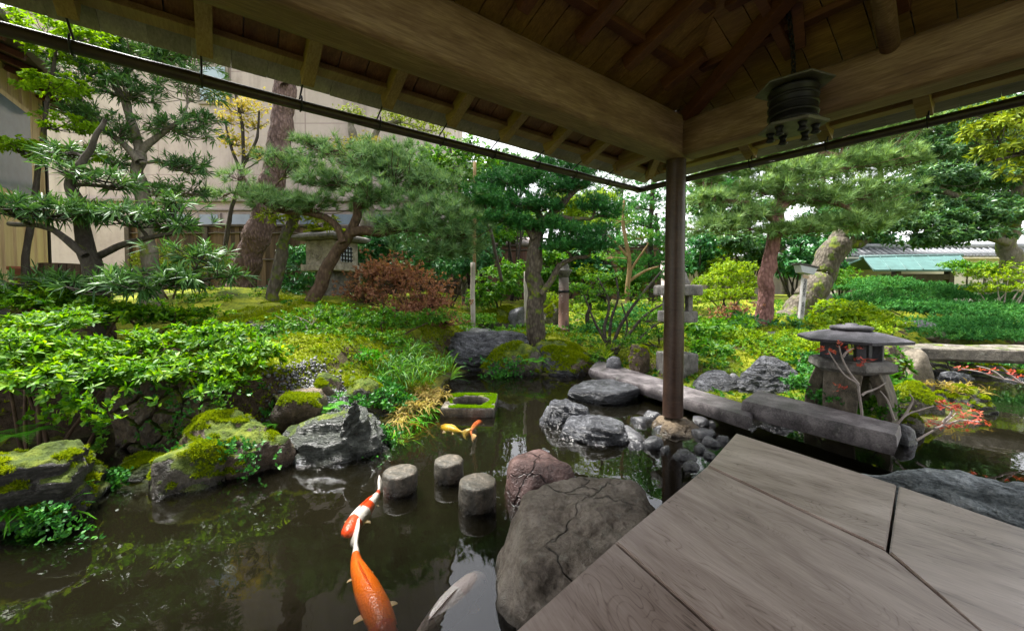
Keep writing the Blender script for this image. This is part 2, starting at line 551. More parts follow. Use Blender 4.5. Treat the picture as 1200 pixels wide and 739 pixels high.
def plant(name, label, cat, base, trunks, pads, spec, lm, bm_, group=None, twigs=9, twig_r=.006, limb_r=.02, flat=.5, top=0.3, hollow=.4, rough=.25, dens=1.0, upw=None, sides=8, crown_name='crown', trunk_name='trunk', seed=None, extra=None):
    """trunks: list of (pts Nx3, radii). pads: list of (centre, radii)."""
    seed = seed if seed is not None else (abs(hash(label)) % 1000 if False else sum(map(ord, label)) % 997)
    t = thing(name, label, cat, base, group)
    L = Limbs()
    allp = []
    for pts, rad in trunks:
        k = len(pts)
        arr = np.hstack([np.asarray(pts, dtype=float), np.asarray(rad, dtype=float)[:, None]])
        sp = spline(arr, 7)
        pp = wiggle(sp[:, :3], float(np.mean(rad)) * .22, seed)
        rr = np.maximum(sp[:, 3] * (1 + .12 * vnoise(pp * 7, seed)), .002)
        L.tube(pp, rr, sides)
        allp.append(np.hstack([pp, rr[:, None]]))
    allp = np.vstack(allp)
    S = dict(SPEC[spec] if isinstance(spec, str) else spec)
    s_ = S.pop('s') / math.sqrt(dens); up = S.pop('up')
    if upw is not None: up = upw
    VV, TT, n0 = [], [], 0
    for i, (c, r) in enumerate(pads):
        c = np.asarray(c, dtype=float); r = np.asarray(r, dtype=float)
        # limb to pad
        d = np.linalg.norm((allp[:, :3] - c) * np.array([1, 1, 1.6]), axis=1) + np.maximum(0, allp[:, 2] - c[2] + r[2] * .3) * 2.5
        a = allp[np.argmin(d)]
        tip = c - np.array([0, 0, r[2] * .35])
        mid = (a[:3] + tip) / 2 + RS.randn(3) * .06 * np.linalg.norm(tip - a[:3])
        ra = min(limb_r, a[3] * .8)
        lp = wiggle(spline([a[:3], mid, tip], 5), .03, seed + i)
        if ra > 0.001: L.tube(lp, np.linspace(ra, ra * .45, len(lp)), 6)
        pp, dd = pad_points(c, r, s_, flat, hollow, rough, seed + i * 3, top)
        nt_ = min(len(pp), max(2, int(twigs * (.5 + r[0] * 1.5)))) if twigs else 0
        if nt_:
            for j in RS.choice(len(pp), nt_, replace=False):
                q = pp[j]
                o = lp[RS.randint(len(lp) // 2, len(lp))]
                m2 = (o + q) / 2 - np.array([0, 0, .12]) * np.linalg.norm(q - o) + RS.randn(3) * .05 * np.linalg.norm(q - o)
                tp = spline([o, m2, q], 4)
                L.tube(tp, np.linspace(max(twig_r, ra * .35), twig_r * .5, len(tp)), 4)
        ax = nrm(dd + np.array([0, 0, up]) + .35 * RS.randn(len(dd), 3))
        V, T = leaf_arrays(pp, ax, **S)
        VV.append(V); TT.append(T + n0); n0 += len(V)
    L.build(trunk_name, bm_, t)
    if VV:
        mesh_obj(crown_name, np.concatenate(VV), [np.concatenate(TT)], lm, t, smooth=False)
    return t


def pxpads(lst, dr=.8):
    """(x,y,rx,ry,Y[,depth radius]) in photo pixels -> world pads"""
    out = []
    for q in lst:
        x, y, rx, ry, Y = q[:5]
        k = Y / F
        d = q[5] if len(q) > 5 else max(rx * k * dr, .12)
        out.append((P(x, y, Y), (rx * k, d, ry * k)))
    return out


def pxline(lst, Y, w0, w1):
    """pixel polyline at depth(s) Y with px widths -> (pts, radii)"""
    n = len(lst)
    Ys = np.linspace(Y[0], Y[1], n) if isinstance(Y, tuple) else np.full(n, Y)
    pts = [P(x, y, yy) for (x, y), yy in zip(lst, Ys)]
    rad = [w * .5 * yy / F for w, yy in zip(np.linspace(w0, w1, n), Ys)]
    return pts, rad


# ------------------------------------------------------------------ rocks
_ICO = {}


def ico(sub):
    if sub not in _ICO:
        bm = bmesh.new()
        bmesh.ops.create_icosphere(bm, subdivisions=sub, radius=1)
        V = np.array([v.co[:] for v in bm.verts]); Fc = np.array([[v.index for v in f.verts] for f in bm.faces])
        bm.free(); _ICO[sub] = (nrm(V), Fc)
    return _ICO[sub]


def rock_arrays(center, size, seed, rot=0.0, planes=16, flat=.0, rough=.05, strata=0.0, sub=5, cut=.72, tilt=(0, 0)):
    """center = plan centre and z of the BOTTOM; size full extents"""
    D, Fc = ico(sub)
    R = np.random.RandomState(seed)
    ns = nrm(R.randn(planes, 3)); hs = cut + (1 - cut) * R.rand(planes)
    if flat:
        ns = np.vstack([ns, nrm(np.array([[.05 * R.randn(), .05 * R.randn(), 1.0]]))]); hs = np.append(hs, 1 - flat)
    dots = D @ ns.T
    rr = np.where(dots > .05, hs / np.maximum(dots, .05), 9.0)
    k = 16.0
    r = -np.log(np.exp(-k * rr).sum(1) + np.exp(-k * 1.12)) / k
    p = D * r[:, None]
    p = p * np.asarray(size) / 2
    sc = max(size)
    q = p / sc * 2
    p = p + D * (fbm(q * 2.2 + seed, 6, seed, .58) * rough * 1.25 * sc)[:, None] + D * ((.5 - np.abs(fbm(q * 6 + seed, 4, seed + 3))) * rough * .55 * sc)[:, None]
    if strata:
        lay = q[:, 2] * 5 + .8 * q[:, 0] + 1.2 * fbm(q * 1.5, 3, seed + 9)
        saw = np.abs((lay % 1) - .5) * 2
        p = p + D * ((saw ** 2) * strata * sc * -.5)[:, None] * np.array([1, 1, .5])
    lo, hi = p.min(0), p.max(0)
    p = (p - (lo + hi) / 2) / (hi - lo) * np.asarray(size)
    c, s = math.cos(rot), math.sin(rot)
    tx, ty = tilt
    p = p + np.stack([0 * p[:, 0], 0 * p[:, 0], p[:, 0] * tx + p[:, 1] * ty], 1)
    p = p @ np.array([[c, s, 0], [-s, c, 0], [0, 0, 1]])
    p[:, 2] += size[2] / 2
    return p + np.asarray(center), Fc


def rock(name, label, center, size, seed, mat, cat='rock', group=None, parent=None, **kw):
    V, Fc = rock_arrays(center, size, seed, **kw)
    o = mesh_obj(name, V, [Fc], mat, parent, True, origin=None if parent else center)
    if parent is None: tag(o, label, cat, group)
    return o


def moss_on(o, n, thr=.05, nzmin=.35, L=.016, seed=1, lm=None):
    """short moss tufts growing on the upward faces of a rock, as a child of it"""
    me = o.data; b = BASE[o.name]
    nv, npoly = len(me.vertices), len(me.polygons)
    V = np.empty(nv * 3, dtype=np.float32); me.vertices.foreach_get('co', V); V = V.reshape(-1, 3) + b
    A = np.empty(npoly, dtype=np.float32); me.polygons.foreach_get('area', A)
    C = np.empty(npoly * 3, dtype=np.float32); me.polygons.foreach_get('center', C); C = C.reshape(-1, 3) + b
    Nn = np.empty(npoly * 3, dtype=np.float32); me.polygons.foreach_get('normal', Nn); Nn = Nn.reshape(-1, 3)
    ok = (Nn[:, 2] > nzmin) & (C[:, 2] > .03) & (vnoise(C * 6 + seed, seed) + .5 * vnoise(C * 17, seed + 1) + .5 * Nn[:, 2] - .25 > thr)
    if ok.sum() < 5: return
    p = np.where(ok, A, 0).astype(np.float64); p /= p.sum()
    idx = RS.choice(npoly, n, p=p)
    pts = C[idx] + RS.randn(n, 3) * (np.sqrt(A[idx])[:, None] * .35)
    Vm, Tm = leaf_arrays(pts - Nn[idx] * .002, Nn[idx] + Z_UP * .4, 4, L, L * .34, .75, .4, shape='needle')
    mesh_obj('moss_cover', Vm, [Tm], lm or LEAF['moss'], o, False)


Z_UP = np.array([0, 0, 1.0])

# ------------------------------------------------------------------ light
world = bpy.data.worlds.new('World')
scene.world = world
world.use_nodes = True
wn = world.node_tree
wn.nodes.clear()
SUN_EL, SUN_AZ = math.radians(66), math.radians(-60)   # azimuth from +Y, clockwise positive
sky = wn.nodes.new('ShaderNodeTexSky')
sky.sky_type = 'NISHITA'
sky.sun_disc = False
sky.sun_elevation = SUN_EL
sky.sun_rotation = SUN_AZ
sky.air_density = 1.0
sky.dust_density = 2.0
sky.ozone_density = 1.0
hs = wn.nodes.new('ShaderNodeHueSaturation')
hs.inputs['Saturation'].default_value = .12
wn.links.new(sky.outputs[0], hs.inputs['Color'])
bg = wn.nodes.new('ShaderNodeBackground')
bg.inputs['Strength'].default_value = .115
wn.links.new(hs.outputs[0], bg.inputs['Color'])
wo = wn.nodes.new('ShaderNodeOutputWorld')
wn.links.new(bg.outputs[0], wo.inputs[0])

sd = bpy.data.lights.new('sun', 'SUN')
sd.energy = 3.5
sd.angle = math.radians(12)
sd.color = (1, .97, .92)
so = bpy.data.objects.new('sun', sd)
COL.objects.link(so)
sv = Vector((math.sin(SUN_AZ) * math.cos(SUN_EL), math.cos(SUN_AZ) * math.cos(SUN_EL), math.sin(SUN_EL)))
so.rotation_euler = sv.to_track_quat('Z', 'Y').to_euler()
so.location = (0, 0, 20)
scene.view_settings.view_transform = 'Standard'
scene.view_settings.look = 'None'
scene.view_settings.gamma = 1
scene.view_settings.exposure = EXPOSURE
scene.cycles.max_bounces = 10
scene.cycles.diffuse_bounces = 5
scene.cycles.glossy_bounces = 4
scene.cycles.transparent_max_bounces = 12
scene.cycles.use_denoising = True
scene.cycles.caustics_reflective = False
scene.cycles.caustics_refractive = False

# ------------------------------------------------------------------ leaf / bark / stone palette
LEAF = dict(
    sapling=leaf('sapling_red_leaf', [(.22, .045, .04), (.38, .10, .085), (.44, .20, .13)], .5, .3),
    strap=leaf('podocarpus_leaf', [(.020, .048, .020), (.042, .095, .036), (.08, .155, .055), (.15, .25, .09)], .36, .2, .5, 4.0),
    maple=leaf('maple_leaf', [(.09, .17, .03), (.16, .27, .045), (.26, .38, .08)], .5, .45),
    yellow=leaf('yellow_leaf', [(.24, .20, .07), (.36, .29, .10), (.30, .31, .10), (.20, .25, .07)], .5, .4),
    pine=leaf('pine_needle', [(.045, .085, .042), (.10, .18, .085), (.185, .29, .14), (.30, .39, .21)], .5, .25, .4, 7.0),
    pine_y=leaf('warm_pine_needle', [(.055, .10, .042), (.12, .20, .085), (.21, .31, .14), (.32, .41, .20)], .5, .25, .4, 6.0),
    yew=leaf('yew_needle', [(0.013, 0.047, 0.018), (0.026, 0.091, 0.031), (0.052, 0.150, 0.046), (0.104, 0.234, 0.065)], .4, .2, .4),
    red=leaf('red_shrub_leaf', [(.085, .045, .032), (.19, .095, .07), (.31, .18, .13), (.24, .19, .08)], .6, .3, .3, 5.0),
    azalea=leaf('azalea_leaf', [(.014, .050, .008), (.05, .125, .016), (.13, .245, .026), (.32, .46, .06)], .42, .38, .4, 5.0),
    broad=leaf('dark_broad_leaf', [(0.016, 0.058, 0.026), (0.033, 0.111, 0.042), (0.065, 0.169, 0.065), (0.117, 0.247, 0.091)], .28, .2, .55),
    bluegreen=leaf('bluish_broad_leaf', [(.022, .06, .030), (.05, .115, .052), (.095, .175, .076), (.18, .27, .12)], .3, .25, .7, 4.0),
    lime=leaf('lime_leaf', [(.06, .12, .018), (.13, .215, .03), (.23, .32, .05), (.36, .43, .09)], .45, .35, .4, 4.0),
    juniper=leaf('juniper_spray', [(0.023, 0.085, 0.031), (0.052, 0.156, 0.052), (0.091, 0.227, 0.078), (0.169, 0.325, 0.104)], .55, .2, .3),
    fern=leaf('fern_leaf', [(0.039, 0.130, 0.026), (0.078, 0.234, 0.039), (0.156, 0.351, 0.052)], .45, .35),
    grass=leaf('grass_blade', [(.014, .050, .012), (.035, .10, .022), (.08, .18, .04), (.17, .28, .07)], .4, .3, .5, 6.0),
    dry=leaf('dry_grass_blade', [(.12, .10, .04), (.26, .20, .085), (.22, .23, .07)], .6, .35),
    ivy=leaf('creeper_leaf', [(0.019, 0.072, 0.023), (0.046, 0.143, 0.039), (0.104, 0.247, 0.052)], .35, .25),
    moss=leaf('moss_tuft', [(.07, .11, .008), (.13, .18, .012), (.20, .25, .02), (.28, .31, .03)], .8, .3, .1, 4.0),
    moss_old=leaf('old_moss_tuft', [(0.065, 0.098, 0.010), (0.143, 0.182, 0.016), (0.247, 0.273, 0.026), (0.364, 0.351, 0.039)], .8, .3, .1, 4.0),
    pink=leaf('red_maple_leaf', [(0.416, 0.065, 0.039), (0.650, 0.130, 0.078), (0.754, 0.286, 0.104)], .5, .4),
    olive=leaf('olive_leaf', [(0.078, 0.111, 0.026), (0.156, 0.208, 0.046), (0.286, 0.325, 0.078)], .5, .3),
    midgreen=leaf('mid_green_leaf', [(.022, .07, .018), (.055, .145, .03), (.12, .24, .05), (.25, .38, .08)], .4, .35, .5, 4.0),
)
BARK = dict(
    dark=bark('dark_bark', [(.018, .014, .011), (.05, .042, .035), (.10, .09, .075)], 1.5, 0, .15, .01),
    grey=bark('grey_bark', [(.05, .042, .032), (.13, .115, .09), (.24, .215, .18)], 1.2, 0, .3, .015),
    yew=bark('yew_bark', [(.028, .022, .016), (.085, .070, .052), (.17, .145, .112)], 1.3, .3, .3, .02),
    pine=bark('pine_bark', [(.05, .032, .028), (.15, .098, .085), (.27, .19, .17)], 1.0, .7, 0, .035),
    redpine=bark('red_pine_bark', [(.07, .032, .028), (.19, .095, .082), (.31, .19, .165)], 1.0, .5, 0, .03),
    mossy=bark('mossy_bark', [(.04, .033, .025), (.10, .085, .066), (.19, .165, .13)], 1.0, .3, .42, .03),
    ochre=bark('ochre_bark', [(.10, .062, .028), (.21, .14, .065), (.31, .23, .12)], 1.2, 0, 0, .008),
    pale=bark('pale_twig_bark', [(.20, .17, .15), (.36, .31, .28), (.48, .43, .40)], 1.2, 0, 0, .004),
    brown=bark('brown_bark', [(.035, .022, .014), (.09, .058, .038), (.16, .11, .075)], 1.2, .3, .1, .02),
)
ST = dict(
    granite=stone('granite_boulder', [(.085, .068, .053), (.20, .166, .133), (.33, .285, .24)], 5, crack=.6, rough=.7, lichen=.25, bumpd=.02),
    red=stone('red_chert', [(.045, .024, .021), (.115, .062, .055), (.21, .13, .115)], 5, crack=.6, rough=.45, bumpd=.03, spec=.5),
    slate=stone('wet_slate', [(.010, .011, .014), (.050, .052, .060), (.20, .205, .225)], 5, strata=.6, rough=.36, bumpd=.05, spec=.5),
    slate_moss=stone('mossy_slate', [(.022, .023, .025), (.055, .056, .06), (.12, .12, .125)], 5, strata=.5, rough=.4, moss=.72, bumpd=.05, spec=.5),
    blue=stone('blue_schist', [(.05, .062, .07), (.22, .255, .27), (.50, .54, .56)], 5, strata=.7, rough=.4, bumpd=.04, spec=.5),
    green=stone('green_schist', [(.020, .025, .020), (.055, .062, .050), (.135, .145, .12)], 5, strata=.7, rough=.35, moss=.34, bumpd=.05, spec=.55),
    mossrock=stone('mossy_rock', [(.035, .030, .022), (.09, .078, .058), (.17, .15, .115)], 5, moss=.88, rough=.65, bumpd=.04, lichen=.2),
    brown=stone('brown_rock', [(.028, .019, .012), (.08, .055, .036), (.17, .122, .085)], 5, moss=.62, rough=.65, bumpd=.04, lichen=.3),
    bark=stone('layered_rock', [(.015, .014, .011), (.048, .044, .037), (.115, .105, .09)], 6, strata=.75, moss=.78, rough=.6, bumpd=.06),
    cobble=stone('grey_cobble', [(.030, .031, .035), (.085, .085, .093), (.19, .19, .20)], 6, rough=.4, bumpd=.012, spec=.5),
    slab=stone('cut_stone_slab', [(.045, .039, .040), (.12, .105, .108), (.23, .205, .205)], 7, rough=.5, grain=110, bumpd=.006, lichen=.3),
    slabside=stone('weathered_slab', [(.05, .045, .036), (.115, .10, .08), (.20, .18, .14)], 9, rough=.7, grain=110, bumpd=.015, lichen=.4, moss=.12),
    post=stone('round_stone_post', [(.018, .016, .010), (.055, .047, .034), (.13, .105, .08)], 9, rough=.6, bumpd=.012, lichen=.2, moss=.08),
    tan=stone('tan_root_stone', [(.05, .036, .022), (.13, .095, .058), (.23, .175, .112)], 5, strata=.5, rough=.55, bumpd=.03),
    lantern=stone('lantern_stone', [(.06, .057, .052), (.135, .125, .115), (.22, .205, .19)], 9, rough=.75, grain=120, bumpd=.008, lichen=.3),
    lantern_dark=stone('dark_lantern_stone', [(.018, .017, .020), (.040, .038, .045), (.075, .07, .082)], 8, rough=.6, grain=120, bumpd=.006, spec=.4),
    shrine=stone('pale_shrine_stone', [(.16, .14, .105), (.31, .275, .215), (.43, .39, .32)], 9, rough=.8, grain=140, bumpd=.008, moss=.1, wet=False),
    lantern_tan=stone('tan_lantern_stone', [(.042, .034, .023), (.105, .088, .063), (.19, .16, .12)], 9, rough=.8, grain=140, bumpd=.008, moss=.12),
    wall=stone('retaining_stone', [(.025, .018, .010), (.08, .058, .034), (.16, .118, .072)], 6, moss=.75, rough=.75, bumpd=.02, lichen=.2),
)

# ------------------------------------------------------------------ ground
POND = np.array([(-3.4, -2.5), (-3.3, .2), (-3.6, 1.4), (-3.5, 2.5), (-2.9, 2.95), (-2.45, 2.72), (-1.98, 2.60), (-1.62, 2.52), (-1.32, 2.55), (-1.08, 2.78), (-.98, 3.15), (-.76, 3.75), (-.80, 4.6),
                 (-.60, 5.15), (0, 5.0), (.5, 4.9), (.95, 4.95), (1.25, 4.35), (1.62, 3.55), (2.12, 3.22), (2.50, 2.62), (2.75, 2.75), (3.02, 3.0), (3.5, 3.05), (4.15, 3.5), (4.10, 4.2),
                 (4.2, 4.9), (5, 5.3), (7, 5.4), (9, 5.0), (9.5, 1), (8, -2.5)])


def poly_sd(p, poly):
    """signed distance, negative inside"""
    d = np.full(len(p), 1e9); inside = np.zeros(len(p), dtype=bool)
    n = len(poly)
    for i in range(n):
        a, b = poly[i], poly[(i + 1) % n]
        e = b - a; w = p - a
        t = np.clip((w @ e) / (e @ e), 0, 1)
        d = np.minimum(d, np.linalg.norm(w - t[:, None] * e, axis=1))
        c = ((a[1] > p[:, 1]) != (b[1] > p[:, 1])) & (p[:, 0] < (b[0] - a[0]) * (p[:, 1] - a[1]) / ((b[1] - a[1]) if abs(b[1] - a[1]) > 1e-9 else 1e-9) + a[0])
        inside ^= c
    return np.where(inside, -d, d)


CTRL = np.array([(-2.3, 1.8, .12), (-2.6, 2.7, .48), (-1.9, 2.75, .46), (-1.64, 2.9, .44), (-1.25, 2.6, .28), (-1.25, 3.4, .42), (-2.0, 3.8, .62), (-2.8, 5.5, .85), (-2.2, 4.6, .74), (-4.3, 6.3, 1.05), (-3, 7, .98),
                 (-6, 8, 1.1), (-5, 4, .75), (-4, 2.5, .5), (-1.3, 5.6, .58), (-.9, 4.6, .4), (0, 6.2, .42), (.35, 5.6, .36), (.2, 5.3, .25), (.85, 6.5, .40), (1.2, 10, .8), (-2, 9, 1.0), (3.78, 6, .48), (4.8, 6.5, .60),
                 (1.9, 4.6, .30), (1.8, 3.9, .14), (2.7, 3.1, .13), (3.3, 3.8, .2), (2.4, 3.6, .15), (3.0, 4.8, .32), (7, 6.3, .5), (5, 6.0, .5), (8, 9, .8), (5, 9, .8), (-9, 3, .6), (-9, 9, 1.0), (10, 5, .5), (14, 6, .6), (0, 14, .9), (10, 14, .9), (-10, 14, 1.0)])


def ground_z(x, y):
    x = np.atleast_1d(np.asarray(x, dtype=float)); y = np.atleast_1d(np.asarray(y, dtype=float))
    p = np.stack([x, y], 1)
    sd_ = poly_sd(p, POND)
    d2 = ((p[:, None, :] - CTRL[None, :, :2]) ** 2).sum(2) + .02
    w = d2 ** -1.5
    zc = (w * CTRL[None, :, 2]).sum(1) / w.sum(1)
    far = sstep(14, 30, np.hypot(x, y))
    zc = zc * (1 - far) + .9 * far
    q = np.stack([x, y, 0 * x], 1)
    bumps = fbm(q * 1.6, 4, 3) * .09 + fbm(q * 5, 3, 8) * .035
    zo = np.maximum(.012, .015 + (zc + bumps) * sstep(-.02, 1.0, sd_ / (.12 + .73 * sstep(-1.95, -1.5, x))))
    zi = .015 - .48 * sstep(0, .30, -sd_) + fbm(q * 2, 3, 5) * .04
    z = np.where(sd_ > 0, zo, zi)
    z = np.where(y < -2.6, np.maximum(z, .02), z)
    return z


def gz(x, y): return float(ground_z(x, y)[0])


def on(x, y, Y):
    """pixel column x at depth Y, dropped onto the ground"""
    p = P(x, y, Y)
    return np.array([p[0], p[1], gz(p[0], p[1])])


def axis_coords(a0, a1, step, far):
    core = np.arange(a0, a1, step)
    out_hi = a1 + np.cumsum(step * 1.22 ** np.arange(1, 40)); out_hi = out_hi[out_hi < far]
    out_lo = a0 - np.cumsum(step * 1.22 ** np.arange(1, 40)); out_lo = out_lo[out_lo > -far]
    return np.concatenate([[-far], out_lo[::-1], core, out_hi, [far]])


gx = axis_coords(-5, 7, .06, 150); gy = axis_coords(.4, 9, .06, 150)
GX, GY = np.meshgrid(gx, gy)
gv = np.stack([GX.ravel(), GY.ravel(), np.zeros(GX.size)], 1)
for s0 in range(0, len(gv), 20000):
    gv[s0:s0 + 20000, 2] = ground_z(gv[s0:s0 + 20000, 0], gv[s0:s0 + 20000, 1])
nxg, nyg = len(gx), len(gy)
ii, jj = np.meshgrid(np.arange(nxg - 1), np.arange(nyg - 1))
i0 = (jj * nxg + ii).ravel()
gq = np.stack([i0, i0 + 1, i0 + nxg + 1, i0 + nxg], 1)

m, nt, b, out = new_mat('garden_ground')
v = coords(nt)
pz = nn(nt, 'ShaderNodeSeparateXYZ', {'Vector': nn(nt, 'ShaderNodeNewGeometry').outputs['Position']}).outputs[2]
mossc = ramp(nt, mth(nt, 'ADD', mth(nt, 'MULTIPLY', noise(nt, v, 2.2, 6, .6), .65), mth(nt, 'MULTIPLY', noise(nt, v, 26, 4, .7), .35)),
             [(.34, (.030, .050, .008)), (.43, (.08, .115, .012)), (.52, (.17, .205, .014)), (.62, (.30, .31, .025))])
soil = ramp(nt, noise(nt, v, 30, 6, .7), [(.3, (.025, .018, .012)), (.7, (.09, .065, .042))])
sm = nn(nt, 'ShaderNodeMapRange', {'Value': noise(nt, v, 1.7, 5, .6, .4), 'From Min': .56, 'From Max': .62}, clamp=True).outputs[0]
land = mixc(nt, sm, mossc, soil)
nzg = nn(nt, 'ShaderNodeSeparateXYZ', {'Vector': nn(nt, 'ShaderNodeNewGeometry').outputs['True Normal']}).outputs[2]
stp = nn(nt, 'ShaderNodeMapRange', {'Value': mth(nt, 'ADD', nzg, mth(nt, 'MULTIPLY', noise(nt, v, 6, 4, .6), .2)), 'From Min': .86, 'From Max': .76}, clamp=True).outputs[0]
land = mixc(nt, stp, land, soil)
mud = ramp(nt, noise(nt, v, 4, 7, .65), [(.38, (.016, .014, .007)), (.5, (.040, .035, .018)), (.62, (.085, .074, .042))])
uw = nn(nt, 'ShaderNodeMapRange', {'Value': pz, 'From Min': .0, 'From Max': .06}, clamp=True).outputs[0]
setp(nt, b, col=mixc(nt, uw, mud, land), rough=.95, spec=.15, normal=bump(nt, noise(nt, v, 40, 6, .75), .9, .03))
ground = mesh_obj('ground', gv, [gq], m)
tag(ground, 'mossy garden ground with the pond basin sunk into it', 'ground', kind='structure')

# ------------------------------------------------------------------ water
m, nt, b, out = new_mat('pond_water')
nt.nodes.remove(b)
v = coords(nt)
w1 = noise(nt, v, 5.5, 3, .5, .5)
w2 = noise(nt, v, 1.6, 2, .5)
wb = bump(nt, mth(nt, 'ADD', mth(nt, 'MULTIPLY', w1, .3), w2), .14, .03)
fr = nn(nt, 'ShaderNodeFresnel', {'IOR': 1.5, 'Normal': wb})
tr = nn(nt, 'ShaderNodeBsdfTransparent', {'Color': (.97, .97, .95, 1)})
gl = nn(nt, 'ShaderNodeBsdfGlossy', {'Roughness': .012, 'Normal': wb, 'Color': (.96, .96, .98, 1)})
mx = nn(nt, 'ShaderNodeMixShader', {0: fr.outputs[0], 1: tr.outputs[0], 2: gl.outputs[0]})
nt.links.new(mx.outputs[0], out.inputs[0])
vol = nn(nt, 'ShaderNodeVolumePrincipled', {'Color': (.040, .036, .019, 1), 'Density': 4.2, 'Anisotropy': .2})
nt.links.new(vol.outputs[0], out.inputs[1])
mbw = MB().box((3.05, 1.675, -.40), (13.9, 8.45, .8))
water = mbw.build('pond_water', m)
tag(water, 'still olive green pond water reflecting the trees and sky', 'pond', kind='structure')

# ------------------------------------------------------------------ veranda: post, beams, roof, deck
ANG = math.radians(53)
dA = np.array([math.sin(ANG), math.cos(ANG), 0.0])      # along the left beam, towards the corner post
dB = np.array([-math.cos(ANG), math.sin(ANG), 0.0])     # outward over the pond from the left beam
Z = np.array([0, 0, 1.0])
POST = np.array([1.24, 3.0, 0.0])
BZ = 2.035                                              # underside of the beams
W = dict(
    post=wood('post_wood', [(.016, .008, .005), (.042, .022, .014), (.078, .046, .031)], 0, 1.0, 9, .4, False, .003),
    beam=wood('beam_wood', [(.075, .041, .023), (.18, .108, .062), (.34, .235, .15)], PI / 2 - ANG, 1.0, 13, .6, False, .006),
    beam_b=wood('side_beam_wood', [(.075, .041, .023), (.18, .108, .062), (.34, .235, .15)], PI - ANG, 1.0, 13, .6, False, .006),
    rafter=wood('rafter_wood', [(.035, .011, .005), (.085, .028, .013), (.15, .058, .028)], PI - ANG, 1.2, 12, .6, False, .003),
    rafter_skylit=wood('skylit_rafter_wood', [(.13, .080, .036), (.26, .17, .08), (.40, .29, .15)], PI - ANG, 1.2, 12, .6, False, .003),  # eave timber coloured lighter than the inner rafters, sky light put into the colour
    board=wood('ceiling_board_wood', [(.075, .034, .012), (.18, .092, .034), (.31, .18, .07)], PI - ANG, 1.2, 10, .6, False, .003),
    shingle=wood('grey_shingle_wood', [(.15, .142, .142), (.27, .255, .255), (.40, .38, .375)], PI - ANG, 1.2, 10, .75, False, .005),
    pole=plain('smoked_bamboo', (.032, .022, .017), .4, .5, 14),
    iron=plain('black_iron', (.007, .0065, .006), .5, .5, 30, .3),
    lanternplate=plain('verdigris_plate', (.13, .125, .10), .55, .35, 25, .2),
)
SLOPE = .36
SLOPE_OUT = .435       # the eaves sweep down a little steeper
ROOF0 = BZ + .32 + .05


def rp(t, s, dz=0.0, side=0):
    """point under the roof: t metres back from the corner along the beam, s metres inward from it"""
    if side == 0: p = POST - dA * t - dB * s
    else: p = POST - dB * t - dA * s
    return p + Z * (ROOF0 + (SLOPE if s > 0 else SLOPE_OUT) * s + dz)


roof = thing('veranda_roof', 'open timber veranda roof of log beams and rafters on a single brown corner post', 'roof', POST + Z * .1)
# corner post
pp = [POST + Z * z for z in np.linspace(.09, BZ + .06, 14)]
V, q, caps = tube_arrays(pp, [.074 - .004 * k / 13 + .0015 * math.sin(k * 2.1) for k in range(14)], 28)
mesh_obj('post', V, [q], W['post'], roof)


def log(p0, p1, w, h, seed, mat, name):
    n = 30; V = []
    ax = nrm(p1 - p0); sd_ = nrm(np.cross(ax, Z))
    sides = 28
    for i in range(n):
        c = p0 + (p1 - p0) * i / (n - 1)
        for k in range(sides):
            a = 2 * PI * k / sides
            x, z = math.cos(a), math.sin(a)
            r = (abs(x) ** 4.6 + abs(z) ** 4.6) ** (-1 / 4.6)
            r *= 1 + .02 * math.sin(i * .4 + k * .9 + seed)
            V.append(c + sd_ * x * r * w / 2 + Z * max(z * r, -.93) * h / 2)
    i = np.arange(n - 1)[:, None] * sides; k = np.arange(sides)[None, :]; k2 = (k + 1) % sides
    q = np.stack([i + k, i + k2, i + sides + k2, i + sides + k], -1).reshape(-1, 4)
    fs = [tuple(x) for x in q] + [tuple(range(sides - 1, -1, -1)), tuple((n - 1) * sides + j for j in range(sides))]
    return mesh_obj(name, np.array(V), fs, mat, roof)


log(POST - dA * 5.0 + Z * (BZ + .145), POST + dA * .10 + Z * (BZ + .145), .22, .312, 0, W['beam'], 'beam')
log(POST - dB * 4.5 + Z * (BZ + .125), POST - dB * .10 + Z * (BZ + .125), .20, .27, 2, W['beam_b'], 'beam')
# stub of the second beam carried out past the post
log(POST + dB * .127 + Z * (BZ + .16), POST + dB * .52 + Z * (BZ + .12), .12, .15, 3, W['beam_b'], 'beam_end')


def beamlike(name, a, b_, w, h, mat, up=None, bev=.004):
    a = np.asarray(a); b_ = np.asarray(b_)
    ax = nrm(b_ - a); s_ = nrm(np.cross(ax, Z)); u_ = np.cross(s_, ax)
    mb = MB().box((a + b_) / 2, (np.linalg.norm(b_ - a), w, h), [ax, s_, u_], bev)
    return mb.build(name, mat, roof)


EV = (.64, .64)     # eave overhang beyond each beam
RIDGE = 4.2
# rafters of the left slope
ts = [-.02 + .405 * k for k in range(12)]
for t in ts:
    out_s = -EV[0] + .06
    beamlike('rafter', rp(t, out_s, -.042), rp(t, -.135, -.042), .058, .08, W['rafter_skylit'])
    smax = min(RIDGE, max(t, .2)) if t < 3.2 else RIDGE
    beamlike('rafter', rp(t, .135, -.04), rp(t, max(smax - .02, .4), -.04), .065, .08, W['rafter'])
for k in range(10):
    t = .30 + .47 * k
    beamlike('rafter', rp(t, -EV[1] + .06, -.042, 1), rp(t, -.11, -.042, 1), .07, .08, W['rafter_skylit'])
    if t > .5:
        beamlike('rafter', rp(t, .11, -.03, 1), rp(t, min(RIDGE, t) - .02, -.03, 1), .05, .06, W['rafter'])
